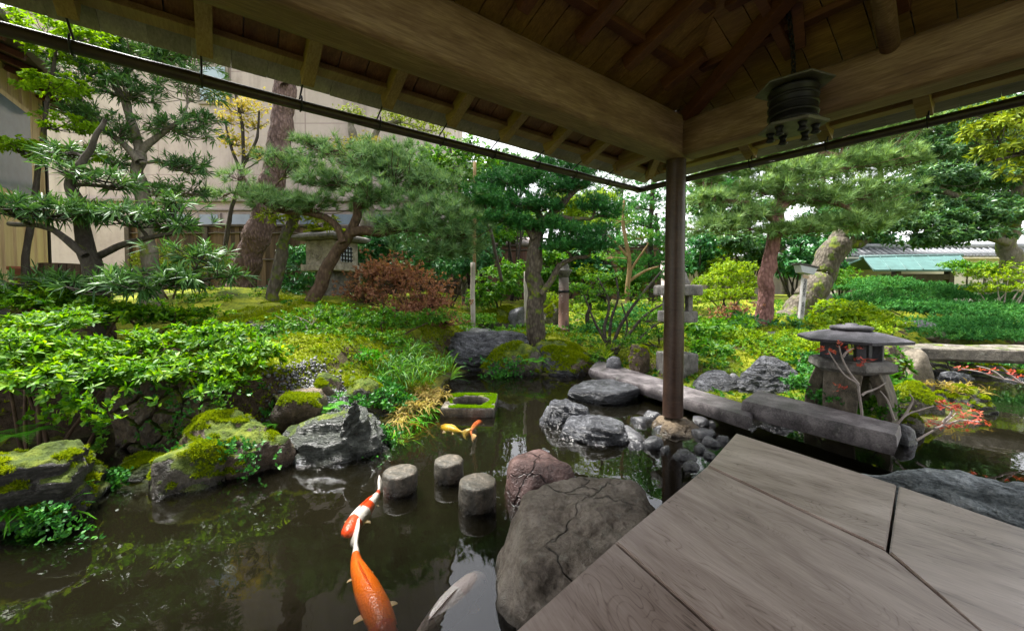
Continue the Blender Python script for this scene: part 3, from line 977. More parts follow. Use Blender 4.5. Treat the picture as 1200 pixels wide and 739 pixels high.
# purlin strips crossing the rafters inside
for k in range(14):
    s = .26 + .29 * k
    if s < RIDGE - .1:
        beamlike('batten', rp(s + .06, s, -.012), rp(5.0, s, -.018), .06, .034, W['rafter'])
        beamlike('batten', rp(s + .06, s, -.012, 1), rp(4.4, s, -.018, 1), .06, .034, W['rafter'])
# hip rafter and loose strut under the corner
beamlike('hip_rafter', (1.262, 2.87, 2.31), (1.56, .95, 2.83), .075, .085, W['rafter'])
beamlike('strut', (1.43, 2.03, 2.63), (1.60, 2.22, 2.40), .05, .045, W['rafter'])
a0 = P(1030, -30, 1.75); a1 = P(1044, 62, 2.02)
roof_log = MB().tube([a0 + (a0 - a1) * .8, a0, a1], [.043, .042, .040], 14)
roof_log.build('purlin_log', W['beam_b'], roof, True)


def roof_sheet(name, side, s0, s1, dz0, dz1, mat, nb, tmax, gap=.004, wob=.0):
    """row of boards running up the slope; one mesh, one island per board"""
    mb = MB()
    w = (tmax + EV[1 - side]) / nb
    for k in range(nb):
        ta = -EV[1 - side] + k * w + gap / 2; tb = ta + w - gap
        R_ = random.random() * wob
        hip = lambda t: min(s1, t) if s1 > 0 else min(s1, t)
        pts = []
        lo = s0
        ha, hb = min(s1, max(ta, lo)), min(s1, max(tb, lo))
        if ha <= lo + 1e-4 and hb <= lo + 1e-4: continue
        for dz in (dz0 + R_, dz1 + R_):
            for (t, s) in ((ta, lo), (tb, lo), (tb, hb), (ta, ha)):
                pts.append(rp(t, s, dz, side))
        mb.add(pts, [(0, 1, 2, 3), (7, 6, 5, 4), (0, 4, 5, 1), (1, 5, 6, 2), (2, 6, 7, 3), (3, 7, 4, 0)])
    return mb.build(name, mat, roof)


# eave side boards (short) and inner boards, then shingles that project beyond
for sd_i, (nb_, nbs, tm) in enumerate(((44, 40, 5.2), (36, 34, 4.6))):
    e_ = EV[sd_i]; dz = .001 * sd_i
    roof_sheet('ceiling_boards', sd_i, -e_ + .06, 0.0, .002 + dz, .014 + dz, W['board'], nb_, tm, .006)
    roof_sheet('ceiling_boards', sd_i, 0.0, RIDGE, .002 + dz, .014 + dz, W['board'], nb_, tm, .006)
    roof_sheet('shingles', sd_i, -e_ - .06, 0.0, .020 + dz, .050 + dz, W['shingle'], nbs, tm, .0014, .004)
    roof_sheet('roof_cover', sd_i, -e_ - .0585, 0.0, .056 + dz, .09 + dz, W['shingle'], 23, tm, .0005)
    roof_sheet('roof_cover', sd_i, 0.0, RIDGE, .056 + dz, .09 + dz, W['shingle'], 23, tm, .0005)
# eave battens near the edge
beamlike('eave_batten', rp(-.42, -EV[0] + .11, -.014), rp(5.0, -EV[0] + .11, -.014), .09, .028, W['rafter_skylit'])
beamlike('eave_batten', rp(-.42, -EV[1] + .11, -.016, 1), rp(4.4, -EV[1] + .11, -.016, 1), .09, .028, W['rafter_skylit'])
# small corner bracket
beamlike('hip_rafter', POST + dA * .08 + dB * .12 + Z * (ROOF0 - .09), POST + dA * .42 + dB * .52 + Z * (ROOF0 - .30), .06, .07, W['rafter_skylit'])

# ---------------- smoked bamboo poles hung under both eaves
def eave_pole(o_, t0, t1, side, label, hooks):
    z = 2.03
    d, n = (dA, dB) if side == 0 else (dB, dA)
    a = POST + n * o_ - d * t0 + Z * z; b_ = POST + n * o_ - d * t1 + Z * z
    th = thing('eave_pole', label, 'pole', (a + b_) / 2, 'bamboo poles hung under the eaves')
    L_ = np.linalg.norm(b_ - a); k = 40
    pts = a + (b_ - a) * np.linspace(0, 1, k)[:, None] + Z * (np.sin(np.linspace(0, PI, k)) * -.012)[:, None]
    rad = .0265 + .003 * (np.arange(k) % 6 == 0)
    V, q, caps = tube_arrays(pts, rad, 14)
    mesh_obj('pole', V, [tuple(x) for x in q] + caps, W['pole'], th)
    for t in hooks:
        c = POST + n * o_ - d * t + Z * z
        e = rp(t, -EV[side] + .09, -.045, side)
        pts = [e]
        u = nrm(e - c)
        for a_ in np.linspace(.2, 1.7 * PI, 9):
            r_ = .040
            pts.append(c + (n * math.sin(a_) + Z * math.cos(a_)) * r_)
        MB().tube(spline(pts, 3), .0045, 6).build('hook', W['iron'], th, True)


eave_pole(.675, -.50, 5.0, 0, 'dark bamboo pole hung on wire hooks below the left eave over the pond', [t + .015 for t in ts if t < 4.2])
eave_pole(.50, -.70, 4.4, 1, 'dark bamboo pole hung on wire hooks below the right eave, past the corner post', [.30 + .47 * k + .02 for k in range(8)])

# ---------------- hanging iron lantern
LC = np.array([1.515, 2.15, 0.0])
hl = thing('hanging_lantern', 'black iron hexagonal lantern hanging on a chain beneath the rafters', 'lantern', LC + Z * 2.0)
r6 = .35
MB().lathe([(.0, .245), (.06, .242), (.175, .212), (.18, .206), (.175, .202), (.05, .22), (0, .221)], LC + Z * 1.94, 6, r6).build('top_plate', W['lanternplate'], hl)
MB().lathe([(.108, .195), (.118, .18), (.108, .17), (.113, .10), (.108, .03), (.122, .015), (.112, .004)], LC + Z * 1.94, 24, r6).build('body', W['iron'], hl, True)
MB().lathe([(.0, .002), (.15, .001), (.162, -.006), (.152, -.016), (0, -.018)], LC + Z * 1.94, 6, r6).build('bottom_plate', W['lanternplate'], hl)
for k in range(6):
    a = r6 + 2 * PI * k / 6
    c = LC + np.array([math.cos(a) * .10, math.sin(a) * .10, 1.94])
    MB().lathe([(.022, -.0185), (.014, -.035), (.017, -.05), (.024, -.058), (.012, -.066), (0, -.067)], c, 10).build('foot', W['iron'], hl, True)
mb = MB()
for k in range(26):
    c = LC + np.array([-.0009 * k * k * .3, -.0006 * k * k * .2, 2.20 + .023 * k])
    ring = [c + (np.array([math.cos(a), 0, 0]) if k % 2 else np.array([0, math.cos(a), 0])) * .010 + Z * math.sin(a) * .017 for a in np.linspace(0, 2 * PI, 11)]
    mb.tube(ring, .0042, 5, False)
mb.build('chain', W['iron'], hl, True)
# raised bands round the body
for zz in (.055, .10, .145):
    MB().lathe([(.111, zz - .009), (.1165, zz - .006), (.1175, zz), (.1165, zz + .006), (.111, zz + .009)], LC + Z * 1.94, 24, r6).build('band', W['iron'], hl, True)

# ---------------- deck
DZ = .35
deck = thing('veranda_deck', 'low grey brown plank deck with a corner jutting over the pond', 'deck', (.7, .6, DZ - .2))
dG = nrm(np.array([.407, -.913])); dL = nrm(np.array([.70, .713]))
gD = lambda x, y: G(x, y, DZ)[:2]
cA, cB, cC_, cD_ = gD(862, 507), gD(1052, 568), gD(1040, 645), gD(828, 545)
e2 = gD(720, 633); m1 = cC_ + (np.array([.807, -.06]) - cC_)
far = cB + dG * 3.0
end_l = e2 - dL * 2.9
GAPW = .0035


def shrink(poly, g):
    poly = np.array(poly); n = len(poly); out = []
    for i in range(n):
        a, b_, c = poly[i - 1], poly[i], poly[(i + 1) % n]
        n1 = nrm(np.array([-(b_ - a)[1], (b_ - a)[0]])); n2 = nrm(np.array([-(c - b_)[1], (c - b_)[0]]))
        k = nrm(n1 + n2); out.append(b_ + k * g / max(np.dot(k, n1), .3))
    return np.array(out)


def ccw(poly):
    p = np.array(poly); x, y = p[:, 0], p[:, 1]
    return p if (x * np.roll(y, -1) - np.roll(x, -1) * y).sum() > 0 else p[::-1]


def plank(poly, mat, dz=0.0):
    p = shrink(ccw(poly), GAPW)
    bm = bmesh.new()
    lo = [bm.verts.new((x, y, DZ - .055)) for x, y in p]; hi = [bm.verts.new((x, y, DZ + dz)) for x, y in p]
    bm.faces.new(lo[::-1]); top = bm.faces.new(hi)
    for i in range(len(p)): bm.faces.new((lo[i], lo[(i + 1) % len(p)], hi[(i + 1) % len(p)], hi[i]))
    bmesh.ops.bevel(bm, geom=list(top.edges), offset=.004, segments=2, affect='EDGES')
    bm.verts.ensure_lookup_table(); bm.verts.index_update()
    V = np.array([v.co[:] for v in bm.verts]); fs = [tuple(v.index for v in f.verts) for f in bm.faces]
    bm.free()
    return mesh_obj('plank', V, fs, mat, deck, False)


ga = math.atan2(dG[1], dG[0])
dc = [(.08, .050, .038), (.29, .216, .183), (.43, .342, .30), (.58, .485, .435)]
dk1 = wood('deck_plank_wood', dc, ga, 1.5, 14, .36, True, .0012, .6)
dk2 = wood('deck_end_plank_wood', [(x * 1.12, y * 1.14, z * 1.14) for x, y, z in dc], ga + .35, 1.7, 8, .32, True, .0012, .65)
dk3 = wood('deck_dark_plank_wood', [(x * .82, y * .80, z * .79) for x, y, z in dc], ga, 1.5, 14, .38, True, .0012, .55)
plank([cA, cB, cC_, cD_], dk2, .0015)
plank([cD_, cC_, gD(1150, 739), np.array([.807, -.06]), e2], dk1)
plank([e2, np.array([.807, -.06]), np.array([.7, -1.6]), np.array([-2.0, -1.6]), end_l], dk3, -.001)
plank([cB, far, np.array([2.7, -1.6]), np.array([.7, -1.6]), np.array([.807, -.06]), gD(1150, 739), cC_], dk2, .001)
# joists and posts below the boards
for k in range(3):
    s = .10 + .55 * k
    a = cA - dL * (.06 + s) + dG * .05; b_ = a + dG * 2.6
    mb = MB().box(np.append((a + b_) / 2, DZ - .11), (2.6, .07, .10), [np.append(dG, 0), np.array([-dG[1], dG[0], 0]), Z], .004)
    mb.build('joist', W['post'], deck)
for k in range(2):
    c = cA - dL * (.25 + 1.0 * k) + dG * .35
    MB().lathe([(.055, -.45), (.055, DZ - .165)], (c[0], c[1], 0), 12).build('leg', W['post'], deck, True)

# ---------------- unseen walls of the veranda's house, added to block light from behind
hw = thing('house', 'unseen dark plaster house walls behind the veranda, added to block light', 'house', (0, -2.4, .4))
plast = plain('dark_earth_plaster', (.10, .075, .05), .9, .2, 5)
for side, s_, t0_, t1_ in ((0, 3.3, 3.3, 6.5), (1, 3.6, 3.4, 6.0)):
    a_ = rp(t0_, s_, 0, side); b_ = rp(t1_, s_, 0, side)
    d_ = nrm((b_ - a_) * np.array([1, 1, 0])); n_ = np.array([-d_[1], d_[0], 0])
    MB().box(np.append(((a_ + b_) / 2)[:2], (a_[2] + .2) / 2), (np.linalg.norm(b_ - a_), .12, a_[2] - .28), [d_, n_, Z]).build('wall', plast, hw)

# ------------------------------------------------------------------ rocks in the pond
BED = -.44


def prock(name, label, cx, cy, sx, sy, ztop, seed, mat, group=None, zb=BED, **kw):
    return rock(name, label, (cx, cy, zb), (sx, sy, ztop - zb), seed, mat, group=group, **kw)


prock('stepping_boulder', 'big rounded grey brown boulder with cracked flat top against the deck edge', .28, 1.41, .72, .58, .285, 21, ST['granite'], flat=.42, planes=11, rough=.05, rot=.3, sub=6, cut=.84)
prock('stepping_stone', 'dark red angular stone standing between the round posts and the deck', .15, 2.06, .385, .34, .175, 40, ST['red'], flat=.35, planes=9, rough=.03, rot=.2, cut=.7)
prock('stepping_stone', 'swirly grey slate stepping stone, the lower nearer half of the stepped pair', .60, 2.86, .56, .46, .135, 52, ST['slate'], flat=.45, planes=14, rough=.05, strata=.05, rot=-.3, cut=.75, zb=-.3)
prock('stepping_stone', 'narrow grey slate slab rising behind the swirly stepping stone', .42, 3.12, .42, .26, .175, 57, ST['slate'], flat=.4, planes=12, rough=.05, strata=.05, rot=-.15, cut=.75, zb=-.3)
prock('stepping_stone', 'broad flat grey stepping stone nearest to the long stone kerb', .90, 3.86, .70, .58, .135, 61, ST['slate'], flat=.5, planes=13, rough=.03, strata=.03, rot=.1, cut=.75, zb=-.2)
prock('long_rock', 'long bluish grey schist rock lying in the water beside the deck end', 2.16, 1.72, 1.15, .32, .21, 66, ST['blue'], flat=.3, planes=14, rough=.04, strata=.05, rot=math.radians(-31), cut=.7, sub=6, zb=-.3)

for i, (x, y, yt, r, lab) in enumerate([(469, 551, .098, .088, 'round stone post in the pond, leftmost of three, beside the koi tail'), (526, 538, .105, .080, 'round stone post in the pond, farthest of the three'), (559.5, 563, .115, .092, 'round stone post in the pond with warm tan top, nearest the red stone')]):
    c = G(x, y, yt)
    mb = MB()
    prof = [(r * .97, BED - .0)] + [(r * (1 + .02 * math.sin(9 * z + i)), z) for z in np.linspace(-.35, yt - .012, 9)] + [(r * .97, yt - .004), (r * .9, yt), (r * .55, yt + .002), (r * .2, yt + .002), (0.0, yt + .0015)]
    mb.lathe(prof, (c[0], c[1], 0), 36)
    V = np.concatenate(mb.v); V = V + nrm(V * np.array([1, 1, 0]) + 1e-6) * 0 + (fbm(V * 22, 4, 5 + i) * .004)[:, None]
    o = mesh_obj('stone_post', V, mb.f, ST['post'], None, True, origin=(c[0], c[1], 0))
    tag(o, lab, 'stone post', 'round stone posts standing in the pond')

# mossy square basin ring
q4 = [G(529, 458.5, .075), G(580, 458.5, .075), G(576, 482, .075), G(521, 481, .075)]
c0 = sum(q4) / 4
ax_ = nrm((q4[1] - q4[0]) + (q4[2] - q4[3])); ay_ = np.cross(Z, ax_)
hw, hd, hr, n = .225, .235, .165, 48
V, fs = [], []
def sqp(a):
    cx, cy = math.cos(a), math.sin(a); k = 1 / max(abs(cx), abs(cy))
    return cx * k * hw, cy * k * hd
for a in np.arange(n) * 2 * PI / n + PI / n * 0:
    X, Y = sqp(a)
    for (x, y, z) in ((X, Y, -.42), (X * 1.0, Y * 1.0, .062), (X * .985, Y * .985, .075), (hr * math.cos(a) * 1.03, hr * .98 * math.sin(a) * 1.03, .075), (hr * math.cos(a), hr * math.sin(a) * .98, .066), (hr * math.cos(a), hr * math.sin(a) * .98, -.42)):
        V.append(c0 * np.array([1, 1, 0]) + ax_ * x + ay_ * y + Z * z)
for k in range(n):
    k2 = (k + 1) % n
    for j in range(5): fs.append((k * 6 + j, k2 * 6 + j, k2 * 6 + j + 1, k * 6 + j + 1))
basin = thing('stone_basin', 'square stone basin ring with mossy rim and round hole, standing in the pond', 'basin', c0 * np.array([1, 1, 0]))
mesh_obj('stone_body', np.array(V), fs, ST['slabside'], basin, False)
N_ = 9000
a = RS.rand(N_) * 2 * PI; u = RS.rand(N_)
P0 = np.array([sqp(t) for t in a]) * .97; P1 = np.stack([hr * 1.05 * np.cos(a), hr * 1.03 * np.sin(a)], 1)
pq = P1 + (P0 - P1) * u[:, None]
pts = c0 * np.array([1, 1, 0]) + pq[:, :1] * ax_ + pq[:, 1:] * ay_ + Z * .074
keep = vnoise(pts * 14, 4) > -.45
Vm, Tm = leaf_arrays(pts[keep], np.tile(Z, (keep.sum(), 1)) + .3 * RS.randn(keep.sum(), 3), 3, .016, .006, .6, .4, shape='needle')
mo = mesh_obj('moss_cover', Vm, [Tm], leaf('basin_moss', [(.09, .17, .010), (.16, .27, .015), (.24, .36, .03)], .8, .3, .1, 6), basin, False)

# root stone and cobbles at the foot of the corner post
rock('post_stone', 'knobbly tan root shaped stone carrying the veranda post', (1.245, 2.95, -.3), (.36, .42, .385), 77, ST['tan'], cat='rock', rot=.4, rough=.085, strata=.05, planes=12, flat=.25)
cob = [(742, 507, 42, 26), (757, 490, 30, 17), (767, 513, 26, 30), (747, 520, 20, 14), (768, 484, 20, 15), (822, 490, 22, 18), (827, 504, 30, 20), (838, 515, 26, 18), (850, 512, 18, 14), (806, 530, 32, 18), (822, 522, 24, 18), (833, 530, 22, 14), (810, 543, 24, 14), (836, 494, 18, 12), (782, 526, 14, 8), (776, 500, 18, 14)]
names = ['wide flat grey cobble at the water edge left of the post stone', 'grey cobble behind the wide flat one, left of the post stone', 'upright pale cobble leaning on the left of the post stone']
for i, (x, y, w, h) in enumerate(cob):
    c = G(x, y + h * .4, 0.0); k = c[1] / F
    lab = names[i] if i < 3 else 'small wet grey cobble heaped around the foot of the veranda post'
    sh = RS.rand()
    prock('cobble', lab, c[0], c[1] + w * k * .3, w * k * 1.1, w * k * (.8 + .35 * sh), max(.03, h * k * .42), 100 + i, ST['cobble'], group='cobbles around the foot of the veranda post', zb=-.12 - .05 * sh, sub=4, rough=.04, planes=12, rot=RS.rand() * 3, flat=.15)

# ------------------------------------------------------------------ cut stone slabs
def slab(name, label, quad, ztop, th, mat, seed, cat='stone slab', sub=26):
    """weathered slab over a plan quad (ccw), rough broken sides"""
    A, B_, C_, D_ = [np.array(p[:2]) for p in quad]
    n1, n2 = sub, 8
    us = np.linspace(0, 1, n1); vs = np.linspace(0, 1, n2)
    V, fs = [], []
    def lay(z, ins):
        s = len(V)
        for v_ in vs:
            for u_ in us:
                uu = ins + (1 - 2 * ins) * u_; vv = ins * 3 + (1 - 6 * ins) * v_
                p = (A * (1 - uu) + B_ * uu) * (1 - vv) + (D_ * (1 - uu) + C_ * uu) * vv
                V.append((p[0], p[1], z))
        return s
    t = lay(ztop, .008); t2 = lay(ztop - .012, .0); m_ = lay(ztop - th * .55, -.004); bt = lay(ztop - th, .012)
    idx = lambda s, i, j: s + j * n1 + i
    for j in range(n2 - 1):
        for i in range(n1 - 1):
            fs.append((idx(t, i, j), idx(t, i + 1, j), idx(t, i + 1, j + 1), idx(t, i, j + 1)))
            fs.append((idx(bt, i, j), idx(bt, i, j + 1), idx(bt, i + 1, j + 1), idx(bt, i + 1, j)))
    ring = [(i, 0) for i in range(n1 - 1)] + [(n1 - 1, j) for j in range(n2 - 1)] + [(i, n2 - 1) for i in range(n1 - 1, 0, -1)] + [(0, j) for j in range(n2 - 1, 0, -1)]
    for a_, b_ in ((t, t2), (t2, m_), (m_, bt)):
        for k in range(len(ring)):
            p, q = ring[k], ring[(k + 1) % len(ring)]
            fs.append((idx(a_, *p), idx(b_, *p), idx(b_, *q), idx(a_, *q)))
    V = np.array(V, dtype=float)
    dn = np.stack([fbm(V * 9, 4, seed), fbm(V * 9 + 40, 4, seed + 2), fbm(V * 7 + 80, 4, seed + 4) * .45], 1)
    amp = np.where(V[:, 2] > ztop - .004, .0015, .0035)[:, None]
    V = V + dn * amp
    o = mesh_obj(name, V, fs, mat, None, False, origin=(*(A + B_ + C_ + D_) / 4, ztop - th))
    try:
        o.data.set_sharp_from_angle(angle=math.radians(48))
    except Exception: pass
    tag(o, label, cat)
    return o


g15 = lambda x, y: G(x, y, .15); g22 = lambda x, y: G(x, y, .22)
slab('stone_kerb', 'long narrow cut stone kerb running behind the post along the far water edge', [g15(690, 432), g15(880, 489), g15(884, 476), g15(700, 421)], .15, .10, ST['slab'], 3, sub=60)
slab('stone_bench_slab', 'thick purple grey cut stone slab in front of the low lantern, ending at the water', [g22(869, 469), g22(1051, 510), g22(1056, 497), g22(888, 456.5)], .22, .125, ST['slab'], 9, sub=50)
for x, y, lab in ((905, 492, 'dark support stone under the near end of the thick slab'), (1030, 520, 'dark support stone under the water end of the thick slab'), (760, 470, 'dark support stone under the narrow kerb by the post')):
    c = G(x, y, 0)
    prock('support_stone', lab, c[0] + .03, c[1] + .12, .28, .2, .05, int(x), ST['bark'], sub=4, rot=-.6)
rock('footing_rock', 'rounded purple grey rock tucked under the water end of the thick slab', (G(1066, 521, 0)[0], G(1066, 521, 0)[1] + .05, -.2), (.17, .17, .33), 33, ST['cobble'], rough=.04, sub=4)

# ------------------------------------------------------------------ bank rocks
def brock(label, x, y, Y, wpx, hpx, seed, mat, depth=.8, name='rock', under=.35, **kw):
    """rock whose visible silhouette centre is pixel x,y at depth Y, wpx x hpx"""
    c = P(x, y, Y); k = Y / F
    w, h = wpx * k, hpx * k
    return rock(name, label, (c[0], c[1], c[2] - h / 2 - under), (w, w * depth, h + under), seed, mat, **kw)


brock('large layered mossy rock on the near left shore below the azalea', 40, 585, 1.92, 220, 140, 5, ST['bark'], .62, under=.25, planes=16, strata=.09, rough=.06, rot=-.35, flat=.25, sub=6, tilt=(.1, 0))
brock('flat brown layered rock between the near left rock and the round mossy one', 165, 560, 2.25, 110, 50, 8, ST['bark'], .6, under=.3, strata=.08, rot=-.2, sub=5)
brock('round mossy boulder overhanging dark water on the left shore', 222, 556, 2.15, 98, 80, 12, ST['mossrock'], .8, under=.2, rough=.05, cut=.82)
brock('lumpy brown and mossy boulder with creeper hanging to the water', 275, 522, 2.36, 135, 82, 15, ST['brown'], .7, under=.35, rough=.07, sub=6)
brock('brown rounded rock at the right end of the lumpy mossy boulder', 322, 527, 2.38, 50, 44, 18, ST['brown'], .8, under=.3, rough=.06, sub=4)
brock('sloping green grey schist slab with wet ripples entering the water', 402, 522, 2.62, 150, 104, 24, ST['green'], .75, under=.35, strata=.07, rough=.06, planes=12, rot=.25, sub=6, tilt=(.05, .35))
brock('thin upright striped schist flake leaning on the sloping slab', 410, 505, 2.46, 36, 62, 27, ST['green'], .35, under=.2, strata=.1, planes=9, rot=.9, cut=.65, tilt=(.8, 0))
brock('grey mossy rock at the top of the gravelly bank', 372, 458, 3.15, 66, 44, 29, ST['brown'], .8, under=.2, rough=.06)
brock('mossy cushion rock to the right of the grey mossy rock', 425, 458, 3.3, 66, 36, 31, ST['mossrock'], .8, under=.2, rough=.05)
brock('small flat tan stone set in the moss slope', 352, 466, 2.95, 62, 24, 34, ST['tan'], .8, under=.1, flat=.4, sub=4)
brock('flat brown stone sunk in moss below the low bush', 350, 474, 2.75, 60, 30, 35, ST['brown'], .8, under=.1, flat=.4, sub=4)
brock('dark rock half hidden in the moss slope beside the azalea', 306, 385, 4.0, 40, 28, 36, ST['slate_moss'], .8, under=.15, sub=4)
brock('tall dark rock peeping from moss near the thin trunk', 312, 376, 4.4, 30, 18, 38, ST['slate_moss'], .8, under=.15, sub=4)
brock('black layered rock overhanging the far pond corner', 572, 404, 5.3, 96, 34, 142, ST['slate'], .6, under=.3, strata=.06, rough=.035, sub=6, flat=.35, planes=10)
brock('round mossy rock in the far pond corner beneath the black one', 600, 420, 5.1, 72, 42, 44, ST['mossrock'], .7, under=.3, rough=.05)
brock('wide moss topped rock under the yew trunk at the far shore', 655, 420, 5.15, 84, 44, 47, ST['slate_moss'], .75, under=.3, rough=.06, sub=6, planes=12)
brock('pale wedge rock at the right end of the moss topped rock', 668, 428, 5.0, 52, 28, 49, ST['brown'], .7, under=.3, rough=.05, sub=4)
brock('mossy rock behind the leafy clump, centre back', 587, 374, 6.8, 56, 32, 53, ST['mossrock'], .8, under=.3, rough=.05)
brock('grey end of the mossy back rock beside the support pole', 606, 371, 6.6, 22, 24, 54, ST['cobble'], .8, under=.3, rough=.05, sub=4)
brock('round clipped moss mound rock behind the tapered stone pillar', 648, 365, 7.2, 30, 26, 55, ST['mossrock'], .9, under=.3, rough=.03)
brock('craggy black rock behind the thick slab', 893, 441, 3.85, 78, 50, 58, ST['slate'], .7, under=.3, rough=.06, strata=.04, sub=6, planes=12)
brock('smooth dark grey rock between post and craggy black rock', 838, 447, 3.9, 56, 28, 60, ST['slate'], .7, under=.3, rough=.04)
brock('small grey rock left of the craggy black rock', 860, 450, 3.8, 26, 26, 63, ST['cobble'], .8, under=.3, rough=.05, sub=4)
brock('brown stump shaped rock beside the kerb left of the stone lantern', 748, 420, 4.5, 28, 36, 64, ST['brown'], .8, under=.3, rough=.09, sub=5)
brock('small pale stone beside the stump shaped rock', 719, 424, 4.6, 18, 14, 67, ST['cobble'], .8, under=.2, sub=4)
brock('smooth egg shaped tan boulder beside the stone bridge', 1071, 431, 3.95, 34, 46, 70, ST['lantern_tan'], .8, under=.3, rough=.025, cut=.85, sub=5)
brock('brown rough rock right behind the low lantern', 1035, 415, 3.6, 44, 34, 71, ST['brown'], .8, under=.3, rough=.08)
brock('layered dark rock with dry grass jutting into the right pond', 1120, 470, 3.5, 78, 40, 72, ST['bark'], .7, under=.3, strata=.1, rough=.07, sub=6, rot=-.2)
brock('flat mossy rock below the egg shaped boulder', 1065, 462, 3.35, 62, 34, 73, ST['mossrock'], .8, under=.25, rough=.05)
brock('small mossy stone by the water left of the red maple twig', 1062, 492, 2.95, 34, 24, 74, ST['mossrock'], .8, under=.25, sub=4)
for i, (x, y, Y, w, h, mt, lab) in enumerate([(1105, 420, 5.1, 90, 22, 'bark', 'dark ledge rock in the shade under the left of the bridge'), (1160, 428, 5.0, 90, 26, 'slate_moss', 'mossy ledge rock in the shade under the bridge centre'), (1215, 425, 4.9, 90, 30, 'bark', 'dark ledge rock under the right of the bridge'),
                                           (1120, 440, 4.7, 46, 12, 'slate', 'low wet rock at the waterline beneath the bridge'), (1190, 447, 4.6, 50, 14, 'slate', 'low wet rock at the right waterline beyond the bridge')]):
    brock(lab, x, y, Y, w, h, 80 + i, ST[mt], .5, under=.3, strata=.08, rough=.06)
brock('pale bowl like stone lying in the juniper', 1076, 378, 6.2, 38, 8, 90, ST['cobble'], .8, under=.1, sub=4)
brock('grey stone showing at the juniper edge behind the bridge', 1100, 392, 5.8, 22, 10, 92, ST['lantern_tan'], .8, under=.1, sub=4)
brock('pointed grey rock behind the leaning mossy trunk', 962, 352, 7.4, 26, 26, 93, ST['lantern'], .8, under=.3, sub=4)
brock('flat grey stepping stone in the moss by the red pine', 905, 391, 5.4, 34, 7, 94, ST['cobble'], .8, under=.1, sub=4)
brock('flat mossy stepping stone behind the far pond rocks', 560, 388, 5.9, 70, 8, 95, ST['cobble'], .8, under=.1, sub=4)

# stone bridge: gently arched slab over the right inlet
bq0, bq1 = P(1062, 402, 4.25), P(1320, 412, 3.55)
ax = nrm((bq1 - bq0) * np.array([1, 1, 0])); ay = np.cross(Z, ax)
V, fs = [], []
n = 40
for i in range(n):
    t_ = i / (n - 1); c = bq0 + ax * t_ * 3.0 + Z * (.05 * math.sin(PI * t_) - .03)
    for y_, z_ in ((-.22, 0), (.22, 0), (.225, -.012), (.225, -.10), (.2, -.13), (-.2, -.13), (-.225, -.10), (-.225, -.012)):
        V.append(c + ay * y_ + Z * z_)
V = np.array(V); V = V + np.stack([fbm(V * 6 + 9 * k, 4, 20 + k) for k in range(3)], 1) * .010
for i in range(n - 1):
    for k in range(8): fs.append((i * 8 + k, i * 8 + (k + 1) % 8, i * 8 + 8 + (k + 1) % 8, i * 8 + 8 + k))
fs += [tuple(range(7, -1, -1)), tuple((n - 1) * 8 + k for k in range(8))]
o = mesh_obj('stone_bridge', V, fs, ST['slabside'], None, False, origin=bq0)
tag(o, 'long slightly arched stone slab bridge crossing the right inlet', 'bridge')

# dry-stone retaining wall below the azalea : one weathered face with cell shaped stones
uu, vv = np.meshgrid(np.linspace(0, 1, 220), np.linspace(0, 1, 110))
uu, vv = uu.ravel(), vv.ravel()
top = [P(135, 446, 2.75), P(200, 440, 2.70), P(262, 448, 2.72)]
bot = [P(132, 535, 2.62), P(200, 540, 2.5), P(262, 520, 2.52)]
def q2(pp, t): return pp[0][None] * ((1 - t) * (1 - 2 * t))[:, None] + pp[1][None] * (4 * t * (1 - t))[:, None] + pp[2][None] * (t * (2 * t - 1))[:, None]
pw = q2(top, uu) * (1 - vv)[:, None] + q2(bot, uu) * vv[:, None]
pw[:, 0:2] += (vnoise(pw * 3, 5) * .02)[:, None]
cells = np.stack([RS.rand(17), RS.rand(17) * .75], 1)
# relax cells
for _ in range(25):
    S_ = np.stack([RS.rand(1500), RS.rand(1500) * .75], 1)
    k = np.argmin(((S_[:, None] - cells[None]) ** 2).sum(2), 1)
    for j in range(17):
        if (k == j).any(): cells[j] = .5 * cells[j] + .5 * S_[k == j].mean(0)
uv = np.stack([uu, vv * .75], 1) + np.stack([fbm(pw * 7, 3, 61), fbm(pw * 7 + 30, 3, 62)], 1) * .075
dd = np.sort(np.sqrt(((uv[:, None] - cells[None]) ** 2).sum(2)), 1)
hgt = sstep(0, .028, dd[:, 1] - dd[:, 0]) * .07 - .04
nrm_w = np.array([.18, -.95, .2])
pw = pw + (hgt + fbm(pw * 9, 5, 64) * .035)[:, None] * nrm_w
ii2, jj2 = np.meshgrid(np.arange(219), np.arange(109)); i0 = (jj2 * 220 + ii2).ravel()
o = mesh_obj('retaining_wall', pw, [np.stack([i0, i0 + 220, i0 + 221, i0 + 1], 1)], ST['wall'], None, True, origin=bot[1])
tag(o, 'low dry stone retaining wall of brown mossy blocks beneath the azalea', 'stone wall')

